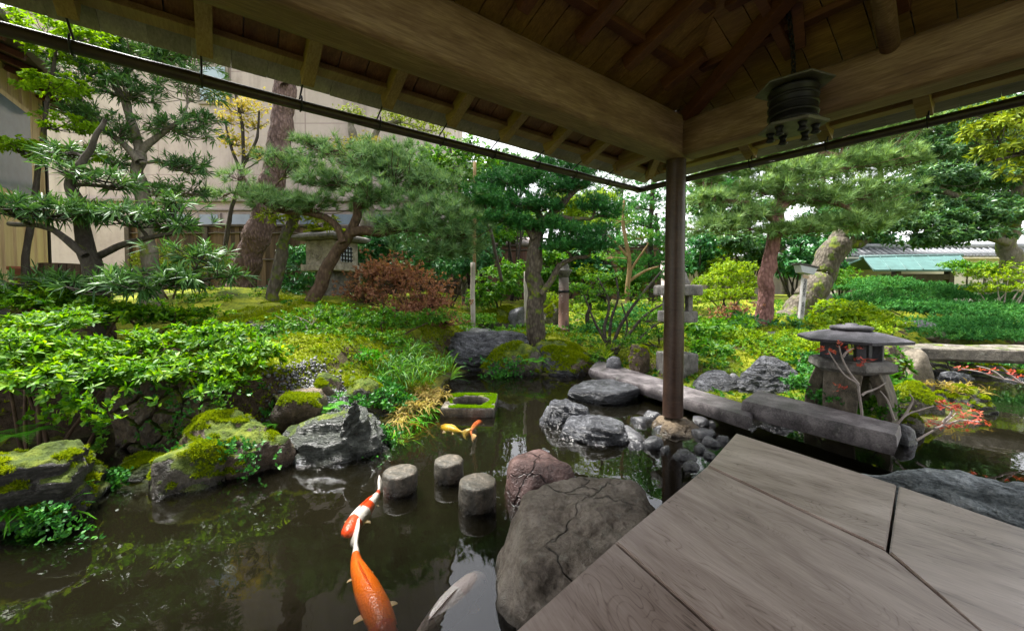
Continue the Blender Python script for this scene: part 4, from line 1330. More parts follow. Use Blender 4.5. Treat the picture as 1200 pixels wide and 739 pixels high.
# ------------------------------------------------------------------ stone lanterns and pillar
c = on(996, 440, 3.02); c = np.array([c[0], c[1], .06])
yl = thing('low_lantern', 'low stone lantern with wide dark umbrella roof on splayed legs behind the thick slab', 'lantern', c)
r0 = math.radians(8)
MB().lathe([(.10, .70), (.25, .678), (.40, .648), (.455, .632), (.452, .612), (.40, .615), (.22, .625), (.0, .63)][::-1] + [], c, 6, r0).build('roof', ST['lantern_dark'], yl)
MB().lathe([(0, .69), (.155, .69), (.172, .70), (.17, .718), (.12, .727), (.05, .73), (.045, .742), (0, .745)], c, 32, r0).build('cap_ring', ST['lantern_dark'], yl, True)
mb = MB()
for k in range(6):
    a = r0 + 2 * PI * k / 6
    mb2 = MB().box(c + np.array([math.cos(a) * .205, math.sin(a) * .205, .55]), (.075, .075, .16), [[math.cos(a), math.sin(a), 0], [-math.sin(a), math.cos(a), 0], Z], .006)
    mb2.build('fire_box_post', ST['lantern_dark'], yl)
MB().lathe([(0, .475), (.30, .475), (.345, .455), (.35, .41), (.31, .385), (0, .38)][::-1], c, 6, r0).build('platform', ST['lantern'], yl)
MB().lathe([(0, .33), (.15, .34), (.16, .35), (.15, .375), (0, .38)], c, 24, r0).build('base_drum', ST['lantern_tan'], yl)
for k in range(4):
    a = r0 + .5 + PI / 2 * k
    dd_ = np.array([math.cos(a), math.sin(a), 0])
    pts = [c + dd_ * .20 + Z * .378, c + dd_ * .25 + Z * .27, c + dd_ * .285 + Z * .15, c + dd_ * .29 + Z * .02]
    sp = spline(pts, 5)
    n_ = len(sp); V = []
    sd_ = np.cross(Z, dd_)
    for i_, p_ in enumerate(sp):
        w_ = .155 - .03 * i_ / n_
        tt = nrm(sp[min(i_ + 1, n_ - 1)] - sp[max(i_ - 1, 0)]); uu_ = np.cross(sd_, tt)
        for s_, u_ in ((-1, -1), (-.8, 1), (.8, 1), (1, -1)): V.append(p_ + sd_ * s_ * w_ + uu_ * u_ * .05)
    fs = []
    for i_ in range(n_ - 1):
        for q_ in range(4): fs.append((i_ * 4 + q_, i_ * 4 + (q_ + 1) % 4, i_ * 4 + 4 + (q_ + 1) % 4, i_ * 4 + 4 + q_))
    fs += [(3, 2, 1, 0), tuple((n_ - 1) * 4 + q_ for q_ in range(4))]
    o = mesh_obj('leg', np.array(V), fs, ST['lantern_tan'], yl, False)
    md = o.modifiers.new('bevel', 'BEVEL'); md.width = .014; md.segments = 3

yl.scale = (.77, .77, 1)
c = on(793, 420, 4.35); k = 4.35 / F
zz = lambda y: 1.05 - (y - 341) * k
tl = thing('stone_lantern', 'grey standing stone lantern with square tiers hidden behind the veranda post', 'lantern', c)
rot8 = math.radians(18)
R8 = np.array([[math.cos(rot8), math.sin(rot8), 0], [-math.sin(rot8), math.cos(rot8), 0], [0, 0, 1]])
cc = lambda z: np.array([c[0], c[1], z])
MB().box(cc((zz(440) + zz(413)) / 2 - .05), (.46, .46, zz(413) - zz(440) + .1), R8, .02).build('base_block', ST['lantern'], tl)
MB().lathe([(.11, zz(413)), (.10, zz(400)), (.10, zz(385)), (.11, zz(377.5))], cc(0), 20).build('shaft', ST['lantern'], tl, True)
MB().box(cc((zz(377) + zz(364)) / 2), (.44, .44, zz(364) - zz(377)), R8, .02).build('platform', ST['lantern'], tl)
fz0, fz1 = zz(364), zz(346)
for sx in (-1, 1):
    for sy in (-1, 1):
        MB().box(cc((fz0 + fz1) / 2) + np.array([sx * .12, sy * .12, 0]) @ R8, (.085, .085, fz1 - fz0), R8, .006).build('fire_box_post', ST['lantern'], tl)
MB().box(cc((zz(346) + zz(334)) / 2), (.54, .54, zz(334) - zz(346)), R8, .025).build('roof', ST['lantern'], tl)
MB().lathe([(.19, zz(334)), (.19, zz(331)), (.15, zz(325)), (.13, zz(320)), (.05, zz(314)), (0, zz(312))], cc(0), 20).build('finial', ST['lantern'], tl, True)

tl.scale = (.68, .68, 1)
# tapered pillar with pointed cap
m, nt, b, out = new_mat('weathered_pillar_stone')
v = coords(nt)
pz = nn(nt, 'ShaderNodeSeparateXYZ', {'Vector': v}).outputs[2]
n1 = noise(nt, v, 12, 6, .65)
hgt = mth(nt, 'ADD', pz, mth(nt, 'MULTIPLY', mth(nt, 'SUBTRACT', n1, .5), .25))
col = ramp(nt, hgt, [(.0, (.12, .06, .042)), (.25, (.23, .125, .09)), (.5, (.17, .095, .072)), (.68, (.13, .085, .068)), (.85, (.14, .12, .10)), (1.0, (.20, .185, .16))])
vs = coords(nt, (1, 1, .25))
st_ = nn(nt, 'ShaderNodeMapRange', {'Value': noise(nt, vs, 9, 4, .6), 'From Min': .54, 'From Max': .62}, clamp=True).outputs[0]
col = mixc(nt, mth(nt, 'MULTIPLY', st_, .75), col, (.03, .026, .028))
wt = nn(nt, 'ShaderNodeMapRange', {'Value': noise(nt, v, 34, 2, .5), 'From Min': .68, 'From Max': .71}, clamp=True).outputs[0]
col = mixc(nt, mth(nt, 'MULTIPLY', wt, .7), col, (.42, .40, .38))
setp(nt, b, col=col, rough=.8, normal=bump(nt, n1, .6, .01))
c = on(660.5, 390, 6.2); k = 6.2 / F
c = np.array([c[0], c[1], 1.05 - (392 - 341) * k])
pl = thing('stone_pillar', 'slim reddish stone pillar with grey pointed cap behind the far pond', 'stone pillar', c)
hh = lambda y: (392 - y) * k
MB().lathe([(.128, -.1), (.128, hh(387)), (.118, hh(383.5)), (.085, hh(383)), (.082, hh(360)), (.078, hh(325))], c, 24).build('shaft', m, pl, True)
MB().lathe([(.078, hh(324.8)), (.105, hh(320)), (.128, hh(317.5)), (.128, hh(316)), (.085, hh(315.5)), (.085, hh(313)), (.06, hh(309)), (.03, hh(306)), (0, hh(304))], c, 24).build('cap', ST['lantern'], pl, True)
MB().lathe([(.0835, hh(343)), (.09, hh(342.5)), (.09, hh(340.5)), (.0825, hh(340))], c, 24).build('band', W['iron'], pl, True)

# stone shrine box with moss roof
c = P(390, 313, 6.9); k = 6.9 / F; gzc = gz(c[0], c[1])
zz = lambda y: 1.05 - (y - 341) * k
c = np.array([c[0], c[1], gzc])
sh = thing('stone_shrine', 'pale square stone shrine box with moss on its roof slab in front of the fence', 'stone shrine', c)
rs_ = math.radians(-20); RR = np.array([[math.cos(rs_), math.sin(rs_), 0], [-math.sin(rs_), math.cos(rs_), 0], [0, 0, 1]])
cc = lambda z: np.array([c[0], c[1], z])
MB().box(cc((zz(318) + gzc) / 2 - .1), (.40, .40, abs(zz(318) - gzc) + .2), RR, .02).build('pedestal', ST['lantern'], sh)
MB().box(cc((zz(318) + zz(311)) / 2), (.72, .70, zz(311) - zz(318)), RR, .015).build('base_slab', ST['shrine'], sh)
MB().box(cc((zz(311) + zz(284)) / 2), (.60, .58, zz(284) - zz(311)), RR, .012).build('box_body', ST['shrine'], sh)
MB().lathe([(0, zz(284)), (.58, zz(283.5)), (.63, zz(281)), (.63, zz(278.5)), (.40, zz(274)), (0, zz(273))], cc(0), 4, PI / 4 + rs_).build('roof_slab', ST['lantern'], sh)
fy = np.array([0, -1.0, 0]) @ RR; fx = np.array([1.0, 0, 0]) @ RR
zc_ = (zz(311) + zz(284)) / 2
rel = MB()
ctr = cc(zc_) + fy * .291 - fx * .07
for rr_ in (.13, .085, .04):
    rel.tube([ctr + (fx * math.cos(a_) + Z * math.sin(a_)) * rr_ for a_ in np.linspace(0, 2 * PI, 25)], .011, 6, False)
for a_ in np.linspace(0, 2 * PI, 9)[:-1]:
    rel.tube([ctr + (fx * math.cos(a_) + Z * math.sin(a_)) * .05, ctr + (fx * math.cos(a_) + Z * math.sin(a_)) * .12], .012, 6)
rel.build('carved_rosette', ST['shrine'], sh, True)
win = MB().box(cc(zc_ - .02) + fx * .302, (.012, .26, .26), RR).build('side_opening', plain('pale_blue_paper', (.45, .50, .58), .8, .1), sh)
lt = MB()
for k_ in range(4):
    o_ = -.10 + .067 * k_
    lt.box(cc(zc_ - .02) + fx * .312 - fy * o_, (.012, .022, .26), RR)
    lt.box(cc(zc_ - .02 + o_) + fx * .316, (.012, .26, .022), RR)
lt.build('lattice', W['iron'], sh)
pts = cc(zz(275.5)) + (RS.rand(6000, 2) * 2 - 1) @ np.array([fx, fy])[:, :] * .36 + 0
keep = vnoise(pts * 6, 8) > -.15
pts = pts[keep]; pts[:, 2] = zz(276.5) + .07 * np.maximum(0, 1 - np.linalg.norm(pts[:, :2] - c[:2], axis=1) / .55) + RS.rand(len(pts)) * .02
Vm, Tm = leaf_arrays(pts, np.tile(Z, (len(pts), 1)), 5, .05, .016, .8, .4, shape='needle')
mesh_obj('moss_cover', Vm, [Tm], LEAF['moss'], sh, False)

# sign post with writing
c = on(938, 374, 6.2); k = 6.2 / F
c = np.array([c[0], c[1], 1.05 - (376 - 341) * k])
sg = thing('sign_post', 'white wooden sign post with black vertical writing and small grey roof', 'sign', c)
white = plain('weathered_white_paint', (.40, .385, .385), .6, .15, 8)
hS = lambda y: (376 - y) * k
lean = np.array([(946 - 938) * k * .8 / hS(322), 0, 1.0]); lean = nrm(lean)
axS = [np.cross(np.array([0, 1.0, 0]), lean), np.array([0, 1.0, 0]), lean]
h_ = hS(321)
MB().box(c + lean * (h_ / 2 - .05), (.112, .09, h_ + .1), axS, .004).build('post', white, sg)
top_ = c + lean * h_
mb = MB()
w1, w2, d1 = .16, .125, .13
V = []
for (hw_, z_) in ((.16, .012), (.235, .118)):
    for sx, sy in ((-1, -1), (1, -1), (1, 1), (-1, 1)): V.append(top_ + axS[0] * sx * hw_ + np.array([0, 1.0, 0]) * sy * d1 + lean * z_)
mb.add(V, [(0, 3, 2, 1), (4, 5, 6, 7), (0, 1, 5, 4), (1, 2, 6, 5), (2, 3, 7, 6), (3, 0, 4, 7)])
mb.build('sign_roof', plain('pale_grey_board', (.38, .40, .43), .6, .15), sg)
MB().box(top_ + lean * .135, (.54, .32, .025), axS, .004).build('roof_cap', plain('dark_roof_board', (.05, .045, .042), .6, .3), sg)
MB().box(top_ + lean * -.04 - np.array([0, .0515, 0]), (.16, .012, .05), axS, .002).build('nameplate', plain('tan_board', (.42, .30, .20), .7, .15), sg)
ink = plain('black_ink', (.012, .012, .016), .6, .1)
def lettering(body, drop):
    fnt = bpy.data.curves.new('letters', 'FONT')
    fnt.body = body
    fnt.size = .088; fnt.align_x = 'CENTER'; fnt.space_line = .80; fnt.extrude = .0006; fnt.offset = .0012
    tmp = bpy.data.objects.new('letters', fnt)
    me = bpy.data.meshes.new_from_object(tmp)
    bpy.data.objects.remove(tmp)
    me.materials.clear(); me.materials.append(ink)
    fo = bpy.data.objects.new('lettering', me); COL.objects.link(fo); fo.parent = sg
    fo.location = tuple(lean * (h_ - .145 - drop) - np.array([0, .0465, 0]))
    fo.rotation_euler = (PI / 2, math.atan2(lean[0], lean[2]), 0)


lettering('\u4fdd\n\u5b58\n\u6a39\n\u6728', 0)
lettering('\u91d1\n\u6ca2\n\u5e02', .36)
sg.scale = (.58, .58, 1)

# ------------------------------------------------------------------ fences, walls, buildings
def fence(label, x0, x1, Yd, ytop, z0, mat, nb, rails, tint=None):
    a = P(x0, 300, Yd); b_ = P(x1, 300, Yd); zt = 1.05 + (341 - ytop) * Yd / F
    t = thing('board_fence', label, 'fence', ((a[0] + b_[0]) / 2, Yd, z0))
    mb = MB(); w = (b_[0] - a[0]) / nb
    for i in range(nb):
        x = a[0] + w * (i + .5)
        mb.box((x, Yd + RS.rand() * .012, (z0 + zt) / 2 + RS.randn() * .008), (w * .97, .022, zt - z0 - .06), None)
    mb.build('boards', mat, t)
    for zf in rails:
        z = z0 + (zt - z0) * zf
        MB().tube(wiggle(np.linspace([a[0], Yd - .035, z], [b_[0], Yd - .035, z], 24), .012, int(zf * 99)), .017, 8).build('rail', plainrail, t, True)
    MB().box(((a[0] + b_[0]) / 2, Yd, zt - .0), (b_[0] - a[0] + .1, .13, .045), None, .006).build('cap', capm, t)
    for i in range(int((b_[0] - a[0]) / 1.7) + 1):
        x = a[0] + .05 + i * 1.7
        MB().box((x, Yd - .05, (z0 + zt) / 2 - .03), (.10, .05, zt - z0 - .02), None, .006).build('fence_post', capm, t)
    return t


plainrail = plain('dark_bamboo_rail', (.07, .055, .04), .6, .4)
capm = plain('dark_fence_timber', (.045, .032, .024), .7, .4, 10)
fw = wood('charred_fence_boards', [(.022, .014, .009), (.085, .055, .032), (.17, .115, .068)], PI / 2, 1.0, 10, .75, False, .006)
# grain runs vertically: stretch along z
def vwood(name, cols):
    m, nt, b, out = new_mat(name)
    v = coords(nt, (9, 9, .8)); n1 = noise(nt, v, 2.4, 6, .65, .3); n0 = noise(nt, coords(nt, (5, 5, .4)), 1.3, 3, .6)
    isl = nn(nt, 'ShaderNodeNewGeometry').outputs['Random Per Island']
    f = mth(nt, 'ADD', mth(nt, 'ADD', mth(nt, 'MULTIPLY', n1, .5), mth(nt, 'MULTIPLY', n0, .35)), mth(nt, 'MULTIPLY', isl, .28))
    k = len(cols)
    col = ramp(nt, f, [(.36 + .44 * i / (k - 1), c_) for i, c_ in enumerate(cols)])
    setp(nt, b, col=col, rough=.75, spec=.25, normal=bump(nt, n1, .6, .006))
    return m
fw = vwood('weathered_fence_boards', [(.016, .010, .007), (.078, .050, .031), (.17, .115, .072)])
fw2 = vwood('reddish_fence_boards', [(.07, .035, .025), (.16, .085, .06), (.25, .15, .11)])
fence('tall dark brown board fence with bamboo rails behind the left trees', 150, 372, 8.6, 265, .85, fw, 44, (.18, .55, .9))
fence('dark board fence continuing behind the stone shrine and red shrub', 373, 560, 8.8, 268, .85, fw, 38, (.2, .6, .92))
fence('reddish brown board fence glimpsed beside the yew trunk', 562, 770, 10.5, 288, .8, fw2, 40, (.25, .62, .92))

# plain building wall
m, nt, b, out = new_mat('pinkish_render')
v = coords(nt)
n1 = noise(nt, v, .8, 6, .65); n2 = noise(nt, coords(nt, (1, 1, .2)), 3.0, 5, .6); n3 = noise(nt, v, 18, 5, .6)
f = mth(nt, 'ADD', mth(nt, 'ADD', mth(nt, 'MULTIPLY', n1, .5), mth(nt, 'MULTIPLY', n2, .35)), mth(nt, 'MULTIPLY', n3, .15))
pcol = ramp(nt, f, [(.35, (.33, .27, .265)), (.5, (.45, .375, .37)), (.68, (.52, .44, .435))])
strk = nn(nt, 'ShaderNodeMapRange', {'Value': noise(nt, coords(nt, (1, 1, .07)), 3.2, 5, .65), 'From Min': .5, 'From Max': .68}, clamp=True).outputs[0]
pcol = mixc(nt, mth(nt, 'MULTIPLY', strk, .45), pcol, (.22, .185, .185))
sep = nn(nt, 'ShaderNodeSeparateXYZ', {'Vector': v})
jx = mth(nt, 'ABSOLUTE', mth(nt, 'SUBTRACT', mth(nt, 'FRACT', mth(nt, 'MULTIPLY', sep.outputs[0], .55)), .5))
jz = mth(nt, 'ABSOLUTE', mth(nt, 'SUBTRACT', mth(nt, 'FRACT', mth(nt, 'MULTIPLY', sep.outputs[2], .8)), .5))
jj_ = nn(nt, 'ShaderNodeMapRange', {'Value': mth(nt, 'MINIMUM', jx, jz), 'From Min': .004, 'From Max': .012}, clamp=True).outputs[0]
pcol = mixc(nt, jj_, (.30, .235, .24), pcol)
setp(nt, b, col=pcol, rough=.9, spec=.2, normal=bump(nt, mth(nt, 'ADD', n3, jj_), .3, .004))
pink = m
trim = plain('stained_concrete_trim', (.26, .22, .205), .85, .3, 6)
glass = plain('grey_window_glass', (.16, .20, .25), .12, .2, 2, 0, .6)
bw = thing('rendered_building', 'tall plain pinkish rendered building wall rising behind the left fence', 'building', (-6, 11.5, .8))
k = 9.8 / F
X0, X1 = -15.0, (508 - 600) * k
MB().box(((X0 + X1) / 2, 9.8 + 3, 4.3), (X1 - X0, 6, 7.0), None).build('wall', pink, bw)
MB().box(((X0 + X1) / 2, 9.75, 1.05 + (341 - 236) * k), (X1 - X0, .13, .07), None, .01).build('ledge', trim, bw)
MB().box(((X0 + X1) / 2, 9.77, 1.05 + (341 - 247) * k), (X1 - X0, .08, .04), None, .01).build('ledge', trim, bw)
MB().box(((X0 + X1) / 2 , 9.8 + 3, 7.85), (X1 - X0 + .1, 6.1, .12), None).build('coping', trim, bw)
for x0 in (160, 198, 236, 273, 312, 352, 392, 432):
    w_ = MB().box(((x0 + 13 - 600) * k, 9.775, 1.05 + (341 - 258) * k), (26 * k, .06, .32), None).build('window', trim, bw)
    MB().box(((x0 + 13 - 600) * k, 9.742, 1.05 + (341 - 258) * k), (21 * k, .012, .24), None).build('pane', glass, w_)
w_ = MB().box(((257 - 600) * k, 9.775, 1.05 + (341 - 104) * k), (.75, .06, .95), None).build('window', trim, bw)
MB().box(((257 - 600) * k, 9.742, 1.05 + (341 - 104) * k), (.62, .012, .8), None).build('pane', plain('sky_blue_glass', (.30, .38, .48), .1, .15, 2, 0, .6), w_)

# small low house behind the reddish fence
sl = thing('low_house', 'low house with plain pink grey roof behind the reddish fence', 'house', (.3, 14, .9))
k = 13.0 / F
xa, xb = (556 - 600) * k, (626 - 600) * k
MB().box(((xa + xb) / 2, 14.2, 1.7), (xb - xa, 2.0, 1.7), None).build('wall', pink, sl)
za, zb_ = 1.05 + (341 - 288) * k, 1.05 + (341 - 262) * k
mb = MB(); V = [(xa - .2, 13.0, za), (xb + .2, 13.0, za), (xb + .2, 14.4, zb_), (xa - .2, 14.4, zb_)]
V = V + [(x, y, z + .07) for x, y, z in V]
mb.add(V, [(3, 2, 1, 0), (4, 5, 6, 7), (0, 1, 5, 4), (1, 2, 6, 5), (2, 3, 7, 6), (3, 0, 4, 7)])
mb.build('roof', plain('pink_grey_roof', (.36, .30, .30), .8, .15, 3), sl)

# timber building at the far left
tanw = vwood('cream_timber_boards', [(.34, .25, .14), (.55, .42, .26), (.68, .55, .37)])
tb = thing('timber_house', 'cream timber house with grey window and dark eave at the left edge', 'house', (-7.5, 6.0, .7))
cx, cy = P(50, 200, 6.2)[:2]
dirw = nrm(np.array([.55, -.85, 0]))           # towards the camera along the visible wall
nw = np.array([.85, .55, 0])
AXW = [dirw, -nw, Z]
o0 = np.array([cx, cy, 0])
MB().box(o0 + dirw * 2.0 - nw * 1.5 + Z * 2.3, (4.0, 3.0, 3.6), AXW).build('wall', tanw, tb)
for s_ in np.arange(.04, 4, .30):
    MB().box(o0 + dirw * s_ + nw * .012 + Z * 2.3, (.05, .03, 3.6), AXW).build('batten', tanw, tb)
w_ = MB().box(o0 + dirw * 1.42 + nw * .03 + Z * 2.98, (1.85, .07, 1.36), AXW, .008).build('window', tanw, tb)
MB().box(o0 + dirw * 1.42 + nw * .064 + Z * 2.98, (1.69, .012, 1.20), AXW).build('pane', glass, w_)
MB().box(o0 + dirw * -.03 + nw * .02 + Z * 2.3, (.05, .05, 3.7), AXW).build('downpipe', W['iron'], tb)
V = []
for s_ in (-.5, 5):
    for (n_, z_) in ((.5, 3.90), (-3.2, 5.2)): V.append(o0 + dirw * s_ + nw * n_ + Z * z_)
V = [V[0], V[2], V[3], V[1]]; V = V + [p_ + Z * .16 for p_ in V]
MB().add(V, [(3, 2, 1, 0), (4, 5, 6, 7), (0, 1, 5, 4), (1, 2, 6, 5), (2, 3, 7, 6), (3, 0, 4, 7)]).build('roof', plain('dark_brown_roof', (.05, .036, .03), .7, .4, 6), tb)
MB().box(o0 + dirw * 2.2 + nw * .55 + Z * 3.94, (5.4, .10, .11), AXW, .01).build('gutter', W['pole'], tb)
for s_ in np.arange(-.3, 5, .45):
    a_ = o0 + dirw * s_ + nw * .48 + Z * 3.86; b_ = o0 + dirw * s_ + nw * .02 + Z * 4.03
    ax0 = nrm(b_ - a_)
    MB().box((a_ + b_) / 2, (np.linalg.norm(b_ - a_), .06, .07), [ax0, dirw, np.cross(ax0, dirw)]).build('eave_rafter', W['rafter'], tb)

# potting shelf with pots under the left tree
c = on(30, 300, 4.6)
pf = thing('potting_bench', 'pale grey slab bench low at the left edge under the tree', 'bench', c)
MB().box(c + Z * .40, (1.3, .5, .06), None, .01).build('top', plain('pale_grey_slab', (.42, .46, .52), .5, .15), pf)
for s_ in (-1, 1): MB().box(c + np.array([s_ * .5, 0, .18]), (.08, .4, .38), None, .01).build('leg', plain('grey_block', (.22, .22, .22), .8, .2), pf)
c2 = P(28, 287, 4.6); c2 = np.array([c2[0], c2[1], c[2] + .43])
pt = thing('plant_pot', 'terracotta flower pot standing on the pale slab bench', 'pot', c2)
MB().lathe([(0, .004), (.085, 0), (.12, .16), (.135, .165), (.135, .20), (.118, .20), (.11, .17), (0, .168)], c2, 24).build('body', plain('terracotta', (.30, .11, .06), .8, .2), pt, True)
c3 = c2 + np.array([.38, .05, 0])
wt_ = thing('wooden_tub', 'dark slatted wooden tub standing on the pale slab bench', 'tub', c3)
mb = MB()
for k_ in range(18):
    a_ = 2 * PI * k_ / 18
    mb.box(c3 + np.array([math.cos(a_) * .17, math.sin(a_) * .17, .12]), (.02, .056, .24), [[math.cos(a_), math.sin(a_), 0], [-math.sin(a_), math.cos(a_), 0], Z])
mb.build('staves', fw, wt_)
MB().lathe([(.183, .05), (.186, .05), (.186, .08), (.183, .08)], c3, 30).build('hoop', W['iron'], wt_)
MB().lathe([(0, .2), (.168, .2)], c3, 24).build('soil', plain('dark_soil', (.04, .03, .02), .95, .3, 30), wt_)

# tiled wall and copper roofed gate on the right
tile = plain('grey_roof_tile', (.17, .175, .19), .45, .25, 10)
k = 11.2 / F
xa, xb = (985 - 600) * k, (1240 - 600) * k
tw = thing('tiled_wall', 'pale garden wall capped with grey roof tiles behind the right trees', 'garden wall', ((xa + xb) / 2, 11.4, .8))
zt = 1.05 + (341 - 290) * k
MB().box(((xa + xb) / 2, 11.5, (.6 + zt - .1) / 2), (xb - xa, .25, zt - .1 - .6), None).build('wall', plain('cream_plaster', (.55, .50, .44), .9, .12, 4), tw)
V = [(xa, 11.1, zt - .28), (xb, 11.1, zt - .28), (xb, 11.5, zt - .05), (xa, 11.5, zt - .05)]
V = V + [(x, y, z + .05) for x, y, z in V]
MB().add(V, [(3, 2, 1, 0), (4, 5, 6, 7), (0, 1, 5, 4), (1, 2, 6, 5), (2, 3, 7, 6), (3, 0, 4, 7)]).build('roof_slope', tile, tw)
mb = MB()
for i in range(34):
    x = xa + (xb - xa) * (i + .5) / 34
    mb.tube([(x, 11.08, zt - .235), (x, 11.5, zt + .005)], .05, 10)
    mb.lathe([(0, -.01), (.058, -.01), (.058, .01), (0, .01)], (x, 11.08, zt - .24), 10)
mb.build('roof_tiles', tile, tw, True)
MB().tube([(xa, 11.52, zt + .06), (xb, 11.52, zt + .06)], .09, 12).build('ridge', tile, tw, True)
MB().box(((xa + xb) / 2, 11.05, zt - .31), (xb - xa, .03, .04), None).build('fascia', plain('cream_fascia', (.6, .52, .42), .7, .1), tw)

# white and grey house far behind the post
fh = thing('far_house', 'far grey tiled house seen between the trunks behind the post', 'house', (6, 17, .9))
k = 16.0 / F
xa, xb = (790 - 600) * k, (1010 - 600) * k
MB().box(((xa + xb) / 2, 18, 1.6), (xb - xa, 3.6, 2.2), None).build('wall', pink, fh)
za, zb_ = 1.05 + (341 - 303) * k, 1.05 + (341 - 268) * k
V = [(xa - .3, 15.8, za), (xb + .3, 15.8, za), (xb + .3, 17.8, zb_), (xa - .3, 17.8, zb_)]; V = V + [(x, y, z + .1) for x, y, z in V]
MB().add(V, [(3, 2, 1, 0), (4, 5, 6, 7), (0, 1, 5, 4), (1, 2, 6, 5), (2, 3, 7, 6), (3, 0, 4, 7)]).build('roof', plain('pale_tile_roof', (.33, .33, .36), .6, .2, 8), fh)

cu = plain('green_copper', (.06, .125, .118), .6, .25, 5)
Yg = 9.6; k = Yg / F
gt = thing('roofed_gate', 'small gate with a verdigris green copper roof on dark posts at right', 'gate', ((1075 - 600) * k, Yg + .5, .7))
pA = [P(1012, 303, Yg + 1.0), P(1124, 301, Yg + 1.0), P(1140, 318, Yg), P(1024, 318, Yg)]
V = [pA[3], pA[2], pA[1], pA[0]]; V = V + [p_ + Z * .045 for p_ in V]
MB().add(V, [(3, 2, 1, 0), (4, 5, 6, 7), (0, 1, 5, 4), (1, 2, 6, 5), (2, 3, 7, 6), (3, 0, 4, 7)]).build('roof_slope', cu, gt)
V = [pA[0] + Z * .003, pA[1] + Z * .003, pA[1] + np.array([.3, 1.0, -.35]), pA[0] + np.array([-.2, 1.0, -.35])]; V = V + [p_ + Z * .045 for p_ in V]
MB().add(V, [(3, 2, 1, 0), (4, 5, 6, 7), (0, 1, 5, 4), (1, 2, 6, 5), (2, 3, 7, 6), (3, 0, 4, 7)]).build('roof_slope', cu, gt)
MB().tube([pA[0] + Z * .04 - np.array([.08, 0, 0]), pA[1] + Z * .04 + np.array([.08, 0, 0])], .05, 12).build('ridge', plain('dark_copper_ridge', (.07, .13, .125), .6, .3), gt, True)
mb = MB()
for i in range(7):
    t_ = i / 6
    a_ = pA[0] * (1 - t_) + pA[1] * t_; b_ = pA[3] * (1 - t_) + pA[2] * t_
    mb.tube([a_ + Z * .05, b_ + Z * .05], .014, 6)
mb.build('roof_seams', cu, gt, True)
for x in (1050, 1112):
    for dy in (.15, 1.2):
        p_ = P(x, 330, Yg + dy)
        MB().box((p_[0], p_[1], 1.05), (.13, .13, 1.0), None, .008).build('gate_post', capm, gt)
MB().box(((1081 - 600) * k, Yg + .15, 1.05 + (341 - 324) * k), (1.7, .12, .14), None, .01).build('lintel', capm, gt)
p_ = P(1081, 330, Yg + .6)
MB().box((p_[0], p_[1], 1.0), (1.15, .05, .9), None, .008).build('door_leaf', fw, gt)

# dark gravel on the bank above the sloping schist slab
n_ = 2600
R = np.random.RandomState(5)
c0_, c1_ = P(345, 470, 2.95), P(440, 478, 3.05)
q_ = c0_ + (c1_ - c0_) * R.rand(n_, 1) + np.stack([R.randn(n_) * .10, R.randn(n_) * .16, 0 * R.rand(n_)], 1)
q_[:, 2] = ground_z(q_[:, 0], q_[:, 1]) + .004
q_ = q_[q_[:, 2] > .03]
D_, F_ = ico(1)
sz = (.006 + .010 * R.rand(len(q_), 1, 1)) * (1 + .35 * R.randn(len(q_), 1, 3)).clip(.5, 1.6)
V = (q_[:, None, :] + D_[None] * sz + 0).reshape(-1, 3)
Fq = (np.arange(len(q_))[:, None, None] * len(D_) + F_[None]).reshape(-1, 3)
tag(mesh_obj('gravel', V, [Fq], ST['cobble'], None, True), 'dark wet gravel on the bank above the sloping schist slab', 'gravel', kind='stuff')

R_ = [o_ for o_ in list(COL.objects) if o_.type == 'MESH' and o_.get('category') == 'rock' and o_.data.materials]
for i_, o_ in enumerate(R_):
    mn = o_.data.materials[0].name
    dims = o_.dimensions
    ar = dims[0] * dims[1]
    if mn in ('mossy_rock', 'layered_rock', 'brown_rock', 'mossy_slate'):
        near = o_.location[1] < 3.6
        n__ = int(min(9000, ar * (26000 if near else 12000)))
        moss_on(o_, max(n__, 250), {'mossy_rock': -.25, 'layered_rock': .12, 'brown_rock': .12, 'mossy_slate': .0}[mn], .3, .014 if near else .022, 3 + i_)

# ------------------------------------------------------------------ plants
def tree(name, label, cat, trunks_px, pads, spec, lm, bm_, **kw):
    """trunks_px: list of (pixel polyline, depth, w0, w1)"""
    tr = []
    for i, (ln, Yd, w0, w1) in enumerate(trunks_px):
        pts, rad = pxline(ln, Yd, w0, w1)
        if i == 0:
            p0 = np.array(pts[0]); g = gz(p0[0], p0[1])
            pts = [np.array([p0[0], p0[1], min(g, p0[2]) - .12])] + pts; rad = [rad[0] * 1.25] + rad
            base = np.array([p0[0], p0[1], g])
        tr.append((pts, rad))
    return plant(name, label, cat, base, tr, pxpads(pads), spec, lm, bm_, **kw)


def shrub(label, pads, spec, lm, bm_, name='shrub', cat='shrub', stems=5, stem_r=.012, **kw):
    """bush: stems from the ground below the pads' mean"""
    pp = pxpads(pads)
    c = np.mean([p[0] for p in pp], 0)
    g = min(gz(c[0], c[1]), c[2] - .05)
    base = np.array([c[0], c[1], g])
    tr = []
    for i in range(stems):
        t = pp[i % len(pp)][0] + RS.randn(3) * np.array(pp[i % len(pp)][1]) * .3
        b0 = base + np.append(RS.randn(2) * .05, -.05)
        m_ = (b0 * .55 + t * .45) + RS.randn(3) * .05
        tr.append(([b0, m_, t], [stem_r, stem_r * .8, stem_r * .45]))
    kw.setdefault('twigs', 6); kw.setdefault('limb_r', stem_r * .7); kw.setdefault('twig_r', .004)
    return plant(name, label, cat, base, tr, pp, spec, lm, bm_, trunk_name='stem', crown_name='foliage', **kw)


